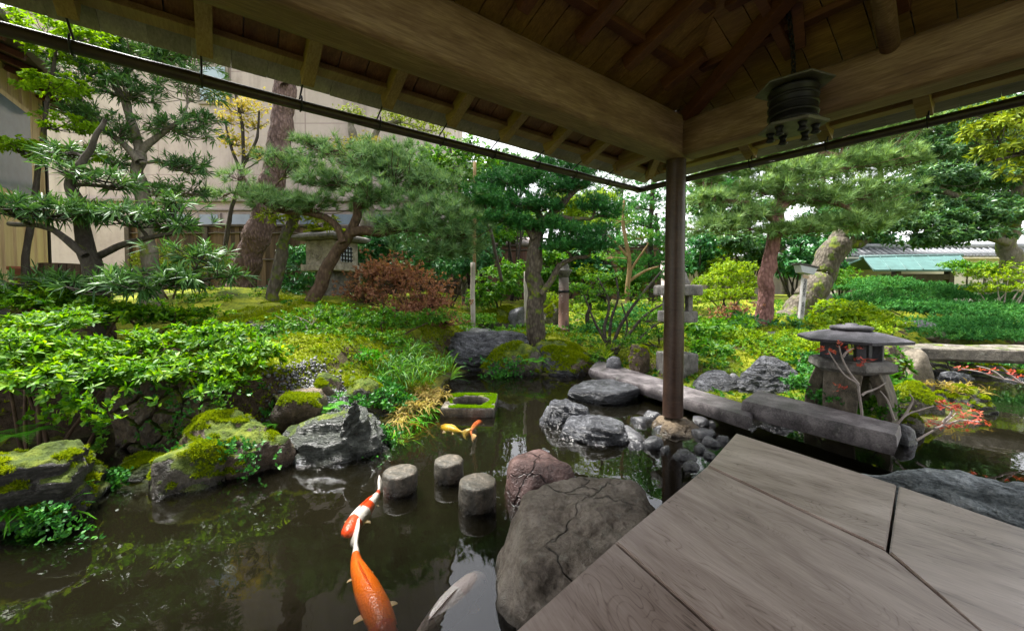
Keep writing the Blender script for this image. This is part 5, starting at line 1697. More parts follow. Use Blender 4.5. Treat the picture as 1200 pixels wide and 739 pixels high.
# podocarpus pair at left
tree('podocarpus', 'near podocarpus with tiered pads of strap leaves at the far left', 'tree',
     [([(118, 388), (113, 340), (103, 300), (96, 265), (90, 238), (84, 214), (97, 190), (112, 165), (122, 140)], 3.55, 21, 4), ([(100, 300), (60, 268), (10, 262)], 3.4, 9, 5), ([(104, 305), (150, 285), (205, 272)], 3.6, 9, 5), ([(110, 325), (160, 318), (235, 330)], 3.5, 8, 4)],
     [(48, 246, 52, 12, 3.3), (5, 240, 40, 13, 3.2), (108, 250, 40, 10, 3.4), (150, 252, 45, 11, 3.5), (200, 262, 40, 11, 3.65), (236, 300, 38, 10, 3.5), (205, 325, 48, 11, 3.4), (150, 335, 50, 12, 3.2), (265, 322, 22, 9, 3.5), (105, 205, 36, 11, 3.6), (70, 178, 30, 9, 3.6), (60, 330, 45, 9, 3.2), (205, 238, 26, 8, 3.7), (135, 215, 26, 9, 3.6)],
     'strap', LEAF['strap'], BARK['dark'], twigs=26, limb_r=.02, twig_r=.007, rough=.6, hollow=.15, dens=.85)
tree('podocarpus', 'taller podocarpus reaching the eave with pale trunk in front of the pink wall', 'tree',
     [([(178, 322), (173, 285), (168, 240), (162, 205), (164, 180), (160, 162), (150, 130), (134, 95)], 5.0, 17, 7), ([(163, 180), (185, 160), (215, 140)], 5.0, 9, 4), ([(164, 190), (140, 165), (100, 140)], 4.9, 9, 4)],
     [(175, 62, 55, 20, 5.0), (105, 80, 42, 16, 4.8), (222, 100, 34, 15, 5.1), (150, 108, 40, 14, 4.9), (200, 148, 36, 13, 5.0), (235, 140, 20, 10, 5.1), (95, 138, 40, 13, 4.8), (85, 100, 30, 12, 4.8), (140, 158, 30, 12, 4.9), (120, 185, 30, 11, 4.9), (215, 195, 34, 11, 5.1), (190, 222, 30, 9, 5.1), (228, 225, 22, 9, 5.1), (120, 50, 50, 16, 4.9), (215, 60, 40, 16, 5.1)],
     'strap', LEAF['strap'], BARK['grey'], twigs=22, limb_r=.022, rough=.6, hollow=.15, dens=.9)
tree('maple_tree', 'slender maple with light green leaf layers before the timber house', 'tree',
     [([(30, 310), (38, 250), (45, 195), (56, 120), (66, 60)], 4.4, 7, 3)],
     [(60, 36, 50, 12, 4.4), (75, 62, 38, 8, 4.4), (62, 100, 38, 7, 4.3), (78, 145, 34, 6, 4.4), (45, 178, 42, 7, 4.3), (95, 180, 25, 6, 4.4), (18, 170, 25, 7, 4.2), (105, 40, 30, 8, 4.4)],
     'maple', LEAF['maple'], BARK['dark'], twigs=8, limb_r=.012, twig_r=.004, flat=.2)

# leaning big pine
tree('leaning_pine', 'big leaning pine with a thick flaky reddish grey trunk rising past the eave', 'pine tree',
     [([(283, 332), (296, 292), (311, 245), (322, 200), (329, 160), (333, 115), (338, 60), (348, -40), (340, -160)], 7.0, 30, 19), ([(316, 225), (298, 228), (284, 205)], 6.9, 7, 4), ([(333, 100), (300, 40), (250, 10)], 6.8, 10, 5), ([(337, 60), (390, 0), (450, -40)], 7.2, 10, 5), ([(345, -40), (250, -120), (180, -130)], 6.6, 10, 5), ([(342, -120), (430, -190), (500, -210)], 7.4, 9, 4)],
     [(280, 208, 24, 12, 6.9), (258, 230, 18, 8, 6.9), (298, 225, 20, 9, 6.8), (245, 2, 60, 22, 6.8), (300, 20, 40, 16, 6.6), (450, -50, 80, 30, 7.2), (180, -140, 100, 34, 6.6), (300, -170, 110, 40, 6.8), (500, -220, 110, 36, 7.4), (400, -250, 120, 40, 7.0), (100, -60, 70, 24, 6.4)],
     'pine', LEAF['pine'], BARK['pine'], twigs=10, sides=16, dens=.8)
tree('yellow_leaf_tree', 'sparse small tree with yellow autumn leaves beside the leaning pine', 'tree',
     [([(262, 310), (270, 250), (284, 200), (284, 150), (276, 110)], 7.6, 5, 3), ([(284, 195), (300, 165), (304, 130)], 7.6, 4, 2), ([(284, 205), (270, 170), (264, 140)], 7.6, 4, 2)],
     [(285, 125, 30, 22, 7.6), (275, 165, 22, 16, 7.6), (300, 180, 18, 12, 7.6), (265, 140, 16, 12, 7.6), (296, 145, 18, 14, 7.6), (395, 175, 26, 12, 6.7), (425, 165, 20, 8, 6.7)],
     'small', LEAF['yellow'], BARK['dark'], dens=.45, twigs=14, rough=.5, hollow=.1, limb_r=.012)
tree('lichened_tree', 'thin pale lichen covered trunk between the two pines', 'tree',
     [([(318, 360), (324, 325), (329, 300), (334, 280), (341, 262), (350, 240)], 5.9, 15, 10), ([(343, 258), (360, 236), (380, 222)], 5.9, 7, 4), ([(341, 262), (333, 240), (325, 225)], 5.9, 6, 4)],
     [(330, 255, 28, 8, 5.8), (370, 262, 30, 8, 5.9)],
     'broad', LEAF['olive'], BARK['mossy'], dens=.4, limb_r=.012)
tree('pollarded_tree', 'pruned tree with a pale forked trunk standing before the pink wall', 'tree',
     [([(430, 250), (427, 205), (424, 182), (414, 160), (412, 145)], 7.8, 17, 8), ([(424, 184), (436, 165), (446, 148), (470, 142)], 7.8, 10, 5)],
     [(470, 140, 30, 8, 7.8), (410, 135, 20, 8, 7.8), (505, 150, 24, 8, 7.8)],
     'small', LEAF['olive'], BARK['grey'], dens=.7, limb_r=.015)

# near cloud pine
tree('garden_pine', 'garden pine with crooked dark trunk and wide grey green needle crown over the moss bank', 'pine tree',
     [([(361, 362), (374, 338), (383, 314), (396, 292), (409, 274), (418, 255), (420, 225), (432, 195)], 5.5, 18, 8), ([(402, 284), (392, 262), (365, 250), (340, 249), (318, 243), (302, 232)], 5.4, 9, 4), ([(408, 273), (425, 270), (452, 272), (478, 262), (515, 268)], 5.5, 13, 5), ([(418, 250), (450, 225), (500, 225)], 5.6, 9, 4)],
     [(340, 190, 36, 14, 5.4), (385, 212, 45, 16, 5.3), (420, 190, 48, 16, 5.5), (462, 200, 52, 18, 5.5), (440, 232, 50, 17, 5.3), (500, 215, 40, 18, 5.6), (505, 248, 46, 20, 5.4), (532, 270, 40, 18, 5.4), (478, 262, 44, 16, 5.2), (548, 245, 24, 18, 5.6), (515, 292, 40, 14, 5.4), (330, 235, 32, 11, 5.3), (365, 240, 34, 10, 5.3), (545, 292, 24, 12, 5.5), (300, 228, 24, 9, 5.4), (460, 180, 36, 12, 5.6), (370, 170, 26, 9, 5.5)],
     'pine_near', LEAF['pine'], BARK['brown'], twigs=16, rough=.45, hollow=.2, flat=.35, dens=1.55)

shrub('dense rusty red leaved shrub in front of the pine crown', [(470, 325, 50, 26, 6.0), (430, 345, 34, 20, 5.9), (505, 352, 34, 24, 5.8), (480, 362, 48, 22, 5.7), (520, 375, 20, 14, 5.7), (445, 318, 30, 14, 6.1)], 'small', LEAF['red'], BARK['brown'], dens=.8, twigs=44, stems=11, hollow=.15, rough=.6, twig_r=.006)

# yew
tree('cloud_yew', 'cloud pruned dark green yew with fluted pale trunk at the far pond edge', 'tree',
     [([(627, 404), (627, 372), (628, 345), (624, 318), (626, 295), (630, 272), (634, 258)], 5.55, 23, 14), ([(626, 280), (612, 258), (592, 257), (572, 258)], 5.5, 9, 4), ([(632, 268), (645, 254), (668, 256), (692, 257)], 5.55, 8, 4), ([(634, 262), (652, 245), (672, 225), (690, 214)], 5.6, 11, 5), ([(634, 345), (645, 330), (655, 312), (672, 303), (690, 300)], 5.45, 8, 4), ([(634, 258), (625, 235), (610, 220)], 5.6, 9, 4)],
     [(598, 212, 30, 14, 5.5), (580, 235, 34, 14, 5.45), (612, 238, 32, 15, 5.4), (640, 240, 22, 12, 5.5), (588, 256, 30, 10, 5.4), (610, 264, 22, 8, 5.4), (662, 200, 34, 12, 5.6), (640, 192, 20, 10, 5.6), (690, 195, 24, 10, 5.6), (698, 240, 26, 12, 5.5), (672, 272, 36, 12, 5.4), (690, 287, 34, 11, 5.4), (655, 288, 26, 9, 5.35), (575, 215, 20, 10, 5.5), (715, 250, 18, 10, 5.6), (655, 218, 30, 12, 5.5), (678, 212, 28, 11, 5.55), (618, 205, 28, 12, 5.6), (565, 225, 24, 11, 5.5), (645, 262, 22, 9, 5.45)],
     'yew', LEAF['yew'], BARK['yew'], twigs=10, sides=14, rough=.35, hollow=.35, flat=.55, dens=1.3)

# supports
def stick(label, x0, y0, x1, y1, Y, w, mat, name='support_pole', cat='pole'):
    a = P(x0, y0, Y); b_ = P(x1, y1, Y)
    k = np.linspace(0, 1, 12)[:, None]
    pts = wiggle(a * (1 - k) + b_ * k, .01, int(x0))
    o = MB().tube(pts, [w * .5 * Y / F * (1 + .05 * (i % 3 == 0)) for i in range(12)], 10).build(name, mat, None, True, origin=a)
    tag(o, label, cat, 'support poles propping the trees')
palepole = plain('pale_peeled_pole', (.42, .38, .33), .7, .25, 8)
stick('upright pale peeled support pole left of the leafy clump', 554.5, 382, 554, 308, 6.2, 5.5, palepole)
stick('upright pale support pole right of the leafy clump', 616, 378, 617, 318, 6.6, 5.5, palepole)
stick('thin dark tilted bamboo prop leaning behind the yew', 588, 330, 573, 262, 6.4, 4, plainrail)
stick('tall yellowish bamboo rising behind the yew to the left', 556, 330, 556, 190, 7.0, 4, BARK['ochre'])

# middle background plants
shrub('glossy round leaved bush between the two support poles', [(583, 335, 30, 22, 6.9), (568, 350, 20, 16, 6.8), (600, 318, 18, 14, 7.0)], 'broad', LEAF['midgreen'], BARK['dark'], dens=1.0)
shrub('dark camellia like bush behind the pine crown', [(520, 310, 50, 30, 7.6), (560, 300, 30, 26, 7.8), (470, 290, 40, 24, 7.8), (550, 265, 30, 20, 8.0)], 'broad', LEAF['broad'], BARK['dark'], dens=.8)
shrub('glossy dark shrub left of the stone shrine', [(345, 330, 26, 20, 7.4), (352, 300, 22, 16, 7.6), (330, 350, 24, 14, 7.0)], 'broad', LEAF['broad'], BARK['dark'], dens=.9)
shrub('glossy dark shrub right of the stone shrine', [(428, 300, 22, 24, 7.4), (445, 282, 20, 16, 7.5)], 'broad', LEAF['broad'], BARK['dark'], dens=.9)
tree('broadleaf_tree', 'yellow green leafy tree behind the yew with leaves against the sky', 'tree',
     [([(545, 345), (540, 280), (535, 230), (530, 195), (525, 165)], 8.2, 8, 4)],
     [(530, 190, 28, 16, 8.2), (555, 205, 26, 16, 8.2), (520, 215, 22, 14, 8.2), (548, 175, 24, 12, 8.2), (575, 190, 20, 10, 8.3), (540, 235, 22, 12, 8.2), (500, 180, 20, 10, 8.2)],
     'broad', LEAF['midgreen'], BARK['grey'], dens=.8, rough=.5, twigs=10)
tree('ochre_trunk_tree', 'slim ochre barked tree with forked bare limbs behind the pillar', 'tree',
     [([(738, 385), (735, 345), (738, 310), (734, 285), (730, 262), (732, 235)], 7.6, 7, 3), ([(737, 320), (750, 300), (760, 285)], 7.6, 3.5, 1.5), ([(735, 300), (722, 285), (712, 275)], 7.6, 3.5, 1.5), ([(736, 330), (755, 318), (772, 312)], 7.6, 4, 2)],
     [(725, 255, 26, 12, 7.7), (750, 275, 22, 10, 7.7), (712, 300, 18, 9, 7.6)],
     'small', LEAF['midgreen'], BARK['ochre'], dens=.5, twigs=8, limb_r=.015)
tree('conifer', 'light green layered conifer right behind the corner post', 'tree',
     [([(764, 385), (764, 330), (762, 280), (764, 235), (766, 205)], 8.6, 9, 4)],
     [(750, 240, 32, 9, 8.6), (775, 228, 24, 9, 8.6), (735, 258, 26, 8, 8.5), (775, 262, 30, 9, 8.5), (755, 282, 36, 9, 8.5), (775, 305, 30, 9, 8.4), (742, 305, 26, 9, 8.5), (760, 322, 32, 8, 8.4), (760, 215, 20, 8, 8.6)],
     'juniper', LEAF['juniper'], BARK['dark'], dens=.9, flat=.4)
tree('conifer', 'loose green conifer filling the gap between yew and layered conifer', 'tree',
     [([(705, 385), (707, 330), (708, 270), (706, 225)], 9.4, 9, 4)],
     [(705, 232, 26, 9, 9.4), (690, 320, 26, 12, 9.0), (712, 262, 26, 9, 9.4), (700, 340, 26, 12, 9.0), (722, 330, 24, 12, 9.2)],
     'small', LEAF['lime'], BARK['dark'], dens=.7)
tree('dwarf_tree', 'tiny twisted dwarf tree with flat green pads right of the pillar', 'tree',
     [([(690, 388), (688, 372), (692, 358), (687, 345)], 6.3, 6, 3)],
     [(688, 352, 18, 6, 6.3), (702, 343, 18, 6, 6.3), (678, 338, 16, 6, 6.4), (700, 326, 18, 6, 6.4), (710, 360, 14, 5, 6.2)],
     'small', LEAF['midgreen'], BARK['dark'], dens=1.2, limb_r=.01)
tree('bare_shrub', 'dark twiggy almost bare shrub left of the veranda post', 'shrub',
     [([(714, 412), (708, 385), (714, 355), (700, 325)], 5.3, 5, 2), ([(716, 412), (728, 380), (752, 345), (775, 318)], 5.2, 5, 2), ([(720, 415), (742, 385), (762, 365), (790, 350)], 5.0, 5, 2), ([(714, 408), (716, 375), (724, 350), (722, 325)], 5.3, 4, 2), ([(716, 410), (745, 400), (772, 378), (800, 372)], 4.9, 4, 2), ([(730, 405), (735, 380), (728, 355)], 5.1, 3, 1.5), ([(712, 405), (696, 375), (684, 345)], 5.3, 4, 1.5)],
     [(740, 345, 34, 14, 5.2), (702, 340, 22, 12, 5.3), (760, 372, 24, 8, 5.0)],
     'small', LEAF['midgreen'], BARK['dark'], dens=.18, twigs=16, hollow=0, limb_r=.006, twig_r=.004)

# right pine
tree('red_pine', 'red pine with knobbly reddish trunk and broad warm green crown right of the post', 'pine tree',
     [([(893, 392), (894, 372), (899, 345), (897, 325), (904, 300), (908, 275), (912, 250), (918, 220), (925, 185), (920, 150)], 6.1, 19, 11), ([(910, 260), (880, 240), (845, 236), (820, 240)], 6.0, 8, 4), ([(914, 245), (945, 225), (985, 240), (1020, 255)], 6.0, 9, 4), ([(920, 205), (880, 190), (850, 185)], 6.2, 8, 4), ([(922, 190), (970, 180), (1020, 195)], 6.2, 8, 4)],
     [(835, 235, 36, 9, 6.0), (872, 250, 36, 9, 5.9), (845, 265, 40, 9, 5.9), (850, 196, 42, 13, 6.2), (890, 178, 44, 14, 6.2), (895, 222, 42, 11, 6.0), (930, 205, 44, 14, 6.0), (940, 165, 46, 15, 6.3), (965, 232, 44, 14, 5.9), (985, 195, 46, 16, 6.1), (1000, 160, 46, 15, 6.3), (1015, 225, 42, 15, 6.0), (1000, 262, 40, 12, 5.8), (955, 265, 36, 9, 5.9), (1035, 250, 34, 13, 6.0), (1045, 190, 40, 15, 6.2), (915, 270, 34, 9, 5.9), (1050, 150, 40, 14, 6.4), (930, 138, 50, 14, 6.4), (1000, 128, 50, 14, 6.5), (825, 212, 26, 9, 6.2), (860, 160, 34, 11, 6.4)],
     'pine_near', LEAF['pine_y'], BARK['redpine'], twigs=14, sides=14, rough=.4, hollow=.2, flat=.35, dens=1.9)
tree('leaning_trunk_tree', 'thick leaning mossy trunk cut short behind the white sign post', 'tree',
     [([(918, 385), (930, 370), (948, 345), (965, 320), (976, 296), (986, 278), (1000, 262), (1030, 245)], 7.3, 33, 20), ([(985, 278), (1002, 285), (1020, 280)], 7.3, 14, 8)],
     [(1040, 265, 36, 12, 7.3), (1010, 275, 24, 8, 7.2), (1020, 240, 40, 12, 7.4)],
     'broad', LEAF['bluegreen'], BARK['mossy'], sides=16, dens=.8)
tree('evergreen_oak', 'large bluish green broadleaf evergreen spreading over the right side', 'tree',
     [([(1192, 345), (1186, 310), (1180, 280), (1192, 240), (1200, 190)], 7.6, 22, 12), ([(1181, 284), (1150, 276), (1110, 272), (1070, 276)], 7.4, 10, 5), ([(1186, 262), (1120, 230), (1080, 215)], 7.6, 10, 5), ([(1195, 225), (1150, 180), (1110, 160)], 7.8, 9, 5)],
     [(1075, 262, 42, 14, 7.3), (1110, 245, 46, 15, 7.4), (1150, 255, 46, 15, 7.3), (1090, 282, 40, 9, 7.2), (1130, 275, 40, 9, 7.2), (1185, 250, 40, 16, 7.4), (1100, 212, 46, 15, 7.6), (1150, 212, 46, 16, 7.6), (1195, 205, 40, 18, 7.6), (1080, 180, 44, 15, 7.8), (1120, 165, 44, 14, 7.8), (1080, 140, 46, 14, 8.0), (1140, 135, 46, 14, 8.0), (1040, 145, 40, 14, 8.0), (1190, 150, 40, 14, 7.8), (1230, 180, 50, 30, 7.8), (1225, 240, 50, 20, 7.6), (1060, 225, 30, 12, 7.6)],
     'broad', LEAF['bluegreen'], BARK['grey'], twigs=12, dens=1.1, rough=.4, hollow=.3)
tree('evergreen_oak', 'near leafy branches with large pale leaves at the upper right edge', 'tree',
     [([(1290, 360), (1280, 280), (1260, 200), (1230, 160), (1180, 140)], 5.0, 14, 5), ([(1240, 175), (1200, 180), (1165, 188)], 4.9, 6, 3)],
     [(1170, 150, 36, 13, 4.9), (1200, 135, 34, 14, 5.0), (1190, 175, 40, 12, 4.9), (1215, 200, 36, 12, 5.0), (1150, 130, 26, 9, 5.0)],
     'broad', LEAF['olive'], BARK['dark'], twigs=12, dens=.7, hollow=.1)
# far backdrop trees, each its own
far_t = [(1110, 320, 120, 15.0, 90, 40, 'broad', 'bluegreen', 'far broad crown just below the right eave pole'), (920, 330, 140, 15.0, 80, 40, 'small', 'midgreen', 'far light crown between lantern and right eave'), (860, 335, 250, 12.0, 50, 30, 'broad', 'bluegreen', 'far bluish tree over the grey tiled house'), (990, 330, 250, 12.0, 60, 26, 'broad', 'broad', 'far dark tree left of the copper roof'), (690, 340, 260, 12.0, 50, 36, 'small', 'juniper', 'far green tree behind the ochre barked limbs'), (770, 340, 250, 13.0, 44, 40, 'small', 'midgreen', 'far light tree behind the layered conifer'), (640, 330, 250, 12.5, 60, 40, 'small', 'midgreen', 'far yellowish tree behind the yew crown'), (720, 345, 215, 14.0, 60, 46, 'small', 'bluegreen', 'far bluish tree behind the ochre barked tree'), (830, 335, 225, 13.5, 46, 30, 'yew', 'juniper', 'far dark conifer to the right of the post'),
         (850, 345, 300, 9.5, 30, 22, 'small', 'lime', 'yellow green garden tree behind the azalea right of the post'), (955, 330, 290, 10.0, 34, 26, 'broad', 'broad', 'dark leafy tree behind the white sign post'), (1080, 315, 190, 13.0, 90, 44, 'broad', 'bluegreen', 'far tall evergreen above the copper roof'), (1180, 310, 150, 12.5, 90, 44, 'broad', 'broad', 'far dark evergreen at the upper right corner'),
         (960, 330, 200, 13.0, 80, 44, 'small', 'midgreen', 'far pale tree behind the red pine crown'), (880, 330, 190, 14.5, 60, 36, 'yew', 'yew', 'far dark pine between post and red pine'), (600, 330, 220, 13.0, 40, 40, 'broad', 'broad', 'far dark tree between the pine and yew'), (1030, 320, 130, 14.0, 70, 40, 'small', 'bluegreen', 'far tree top just under the right eave'), (800, 335, 160, 15.0, 44, 26, 'small', 'midgreen', 'far thin tree top behind the corner post')]
for i, (x, y0, y1, Yd, rx, ry, sp_, lf, lab) in enumerate(far_t):
    pads_ = []
    for k_ in range(6):
        pads_.append((x + RS.uniform(-.7, .7) * rx, y1 + RS.uniform(-.2, 1.0) * ry * 1.4, rx * RS.uniform(.4, .6), ry * RS.uniform(.3, .45), Yd + RS.uniform(-.4, .4)))
    S_ = dict(SPEC[sp_]); S_['L'] *= 1.5; S_['W'] *= 1.5; S_['s'] *= 1.5
    tree('background_tree', lab, 'tree', [([(x, y0 + 25), (x + RS.randn() * 4, (y0 + y1) / 2), (x + RS.randn() * 6, y1)], Yd, 8, 4)], pads_, S_, LEAF[lf], BARK['dark'], group='trees closing off the back of the garden', twigs=6, rough=.45)

shrub('twiggy dark green bush between the stone lantern and the pillar', [(700, 385, 26, 10, 6.0), (725, 378, 22, 11, 6.2), (742, 366, 22, 12, 6.6)], 'small', LEAF['juniper'], BARK['dark'], dens=.9, twigs=14)
shrub('small dark leaved bush at the foot of the red pine', [(872, 378, 22, 9, 5.9), (920, 384, 20, 8, 5.8)], 'broad', LEAF['broad'], BARK['dark'], dens=.8)
shrub('bushy fern green plant on the slope left of the grass clump', [(395, 425, 28, 11, 3.7), (425, 418, 24, 10, 3.8), (372, 432, 22, 9, 3.5)], 'small', LEAF['fern'], BARK['brown'], dens=.8)
shrub('small leafy bush on the moss beside the azalea tip', [(330, 418, 24, 10, 3.4), (345, 405, 20, 9, 3.7)], 'small', LEAF['ivy'], BARK['brown'], dens=.8)
# leafy screen shrubs along the back
for i, (x, y, rx, ry, Yd, lf, sp_, lab) in enumerate([
        (640, 318, 36, 20, 8.8, 'midgreen', 'broad', 'tall leafy shrub against the reddish fence behind the yew'), (690, 310, 34, 22, 9.2, 'broad', 'broad', 'dark tall shrub behind the pillar'),
        (740, 325, 34, 22, 9.0, 'midgreen', 'small', 'leafy shrub behind the ochre barked tree base'), (815, 300, 30, 22, 9.4, 'broad', 'broad', 'dark shrub just right of the post in front of the far house'),
        (870, 295, 34, 24, 9.6, 'bluegreen', 'broad', 'bluish tall shrub between post and red pine trunk'), (930, 300, 34, 26, 9.4, 'broad', 'broad', 'dark tall shrub right of the red pine trunk'),
        (985, 325, 30, 16, 9.0, 'midgreen', 'small', 'green shrub between leaning trunk and copper roof'), (1150, 312, 36, 10, 8.8, 'midgreen', 'small', 'light shrub in front of the tiled wall at right'),
        (560, 255, 40, 26, 9.4, 'midgreen', 'broad', 'leafy treetop between garden pine and yew'), (515, 215, 36, 24, 9.2, 'midgreen', 'broad', 'leafy treetop in front of the building corner'),
        (600, 200, 36, 20, 10.0, 'bluegreen', 'broad', 'pale leafy treetop behind the yew top'), (660, 245, 34, 24, 10.2, 'lime', 'small', 'yellowish treetop between the yew pads')]):
    pads_ = [(x + RS.uniform(-.6, .6) * rx, y + RS.uniform(-.8, .9) * ry, rx * RS.uniform(.45, .7), ry * RS.uniform(.4, .6), Yd + RS.uniform(-.3, .3)) for _ in range(6)]
    S_ = dict(SPEC[sp_]); S_['L'] *= 1.3; S_['W'] *= 1.3; S_['s'] *= 1.15
    shrub(lab, pads_, S_, LEAF[lf], BARK['dark'], stems=6, stem_r=.025, group='leafy screen along the back of the garden', twigs=8, rough=.5, hollow=.3)

# shrubs on the right
shrub('yellow green azalea mound between post and red pine', [(858, 318, 30, 12, 6.9), (838, 330, 26, 10, 6.8), (875, 333, 24, 10, 6.8), (850, 345, 36, 10, 6.6)], 'small', LEAF['lime'], BARK['dark'], dens=1.1, twigs=12, stems=7)
shrub('twiggy reddish brown half bare shrub below the yellow green azalea', [(862, 362, 30, 14, 6.2), (842, 372, 22, 10, 6.0)], 'small', LEAF['red'], BARK['brown'], dens=.3, twigs=34, stems=9, hollow=0)
shrub('low yellow green ground shrub in front of the red pine', [(900, 403, 42, 13, 4.9), (935, 397, 36, 12, 5.0), (868, 396, 32, 13, 5.1), (960, 404, 26, 11, 4.6), (915, 415, 36, 10, 4.5)], 'small', LEAF['lime'], BARK['dark'], dens=1.1)
shrub('low bright green leafy patch to the right of the stone lantern', [(835, 390, 28, 13, 5.2), (858, 380, 28, 12, 5.5), (835, 410, 24, 11, 4.7), (812, 382, 22, 12, 5.6)], 'broad', LEAF['midgreen'], BARK['dark'], dens=.8)
shrub('light green variegated shrub right of the white sign', [(985, 365, 34, 12, 6.2), (1015, 372, 26, 10, 6.0), (968, 378, 22, 8, 6.0)], 'broad', LEAF['lime'], BARK['dark'], dens=.9)
shrub('yellow green shrub just behind the low lantern roof', [(1015, 385, 28, 7, 5.2), (985, 388, 24, 7, 5.2), (1045, 380, 20, 7, 5.3)], 'small', LEAF['lime'], BARK['dark'], dens=1.0)
jun = [(1030, 335, 46, 10, 8.2), (1080, 340, 48, 9, 8.0), (1130, 345, 50, 9, 7.6), (1010, 350, 40, 9, 7.4), (1060, 357, 50, 9, 7.0), (1110, 362, 52, 9, 6.8), (1165, 362, 50, 10, 6.6), (1090, 382, 46, 8, 6.2), (1140, 380, 50, 9, 6.0), (1195, 378, 44, 10, 6.0), (1215, 350, 40, 12, 6.8), (1170, 392, 44, 6, 5.6), (1120, 392, 40, 6, 5.7)]
shrub('broad spreading juniper bank below the copper roofed gate', jun, 'juniper', LEAF['juniper'], BARK['dark'], name='juniper', dens=1.25, twigs=6, flat=.6, stems=13)
shrub('yellow leaved twiggy shrub at the far right edge', [(1165, 322, 30, 12, 6.6), (1190, 335, 30, 12, 6.4), (1150, 338, 22, 8, 6.6), (1205, 315, 26, 12, 6.5)], 'small', LEAF['lime'], BARK['pale'], dens=.6, twigs=18, stems=8)
shrub('dark leafy creeper hanging under the right bridge', [(1100, 418, 26, 8, 4.8), (1150, 420, 34, 8, 4.9), (1195, 424, 30, 9, 4.8)], 'small', LEAF['ivy'], BARK['dark'], dens=.8)
shrub('broad leaved clump between low lantern and egg shaped boulder', [(1042, 425, 20, 16, 3.6), (1050, 448, 16, 10, 3.45)], 'broad', LEAF['midgreen'], BARK['dark'], dens=1.1)
shrub('ivy patch on the ground left of the low lantern', [(945, 432, 28, 9, 4.1), (962, 448, 22, 9, 3.7), (930, 418, 24, 8, 4.4)], 'small', LEAF['ivy'], BARK['dark'], dens=1.3)

# left shrubs
AZ = dict(twigs=16, stems=8, stem_r=.014, hollow=.1, rough=.55, flat=.4, upw=1.2)
shrub('big glossy azalea spreading over the dark hollow at the left edge', [(40, 440, 70, 16, 2.25), (115, 445, 55, 14, 2.4), (20, 405, 64, 16, 2.4), (90, 412, 58, 14, 2.6), (-20, 430, 50, 22, 2.2), (60, 378, 60, 13, 2.8)], 'azalea', LEAF['azalea'], BARK['brown'], dens=1.3, **AZ)
shrub('glossy azalea above the retaining wall with fresh green tips', [(170, 432, 60, 15, 2.55), (225, 432, 56, 14, 2.65), (275, 418, 48, 15, 2.8), (195, 402, 58, 14, 2.85), (305, 412, 30, 13, 2.9), (255, 448, 40, 9, 2.6), (255, 392, 46, 12, 3.0)], 'azalea', LEAF['azalea'], BARK['brown'], dens=1.3, **AZ)
shrub('further azalea row under the near podocarpus', [(60, 355, 60, 12, 3.2), (140, 365, 60, 13, 3.3), (10, 345, 50, 14, 3.1), (205, 370, 46, 12, 3.4), (250, 385, 40, 11, 3.4), (95, 340, 50, 9, 3.6)], 'azalea', LEAF['azalea'], BARK['brown'], dens=.9, **AZ)
shrub('pale clipped dome shrub behind the podocarpus trunk', [(215, 305, 50, 16, 5.6), (190, 318, 40, 12, 5.5)], dict(n=9, L=.03, W=.012, spread=1.1, sj=.4, stem=.02, shape='diamond', s=.05, up=.3, fold=.1), LEAF['olive'], BARK['brown'], rough=.08, hollow=.8, flat=.4, twigs=3, top=.4)
shrub('low glossy leafed bush beside the leaning pine base', [(262, 345, 26, 9, 6.0), (300, 350, 26, 8, 6.0), (240, 352, 30, 9, 5.6)], 'azalea', LEAF['azalea'], BARK['brown'], dens=.8)
shrub('low sparse bush of bamboo grass on the moss slope', [(365, 376, 42, 16, 4.1), (398, 370, 32, 14, 4.4), (332, 388, 30, 14, 3.9), (385, 396, 28, 12, 3.9)], 'small', LEAF['midgreen'], BARK['pale'], dens=.9, twigs=12)
shrub('round mossy low bush right of the bamboo grass', [(440, 374, 42, 14, 4.7), (415, 396, 28, 13, 4.2), (475, 378, 30, 12, 4.9), (505, 372, 28, 12, 5.2), (450, 398, 30, 11, 4.4)], 'small', LEAF['midgreen'], BARK['brown'], dens=1.0)
shrub('trailing green creeper mat over the cushion rock', [(440, 452, 30, 10, 3.35), (460, 470, 24, 12, 3.15), (425, 470, 18, 8, 3.1)], 'small', LEAF['ivy'], BARK['dark'], dens=1.2)
shrub('leafy sprig patch on the wall end below the azalea', [(300, 455, 24, 10, 2.85), (318, 440, 20, 8, 3.0), (330, 482, 16, 8, 2.75)], 'small', LEAF['ivy'], BARK['dark'], dens=1.0)
shrub('low green plants behind the far pond rocks by the pillar', [(690, 402, 24, 8, 5.6), (675, 395, 18, 7, 5.9), (560, 375, 26, 8, 6.4), (545, 388, 20, 6, 6.0), (705, 418, 20, 7, 5.1)], 'small', LEAF['midgreen'], BARK['dark'], dens=1.0)
shrub('low plants around the stone lantern base', [(760, 390, 24, 11, 5.1), (820, 402, 18, 9, 5.0), (738, 400, 20, 9, 4.9), (770, 372, 22, 10, 5.8)], 'small', LEAF['midgreen'], BARK['dark'], dens=1.0)
shrub('low shrub mass along the middle back of the garden', [(690, 362, 30, 10, 7.4), (725, 372, 30, 10, 7.0), (760, 360, 30, 12, 7.4), (640, 352, 24, 10, 8.0), (820, 350, 26, 12, 7.6), (800, 372, 24, 10, 6.8)], 'small', LEAF['lime'], BARK['dark'], dens=.8)


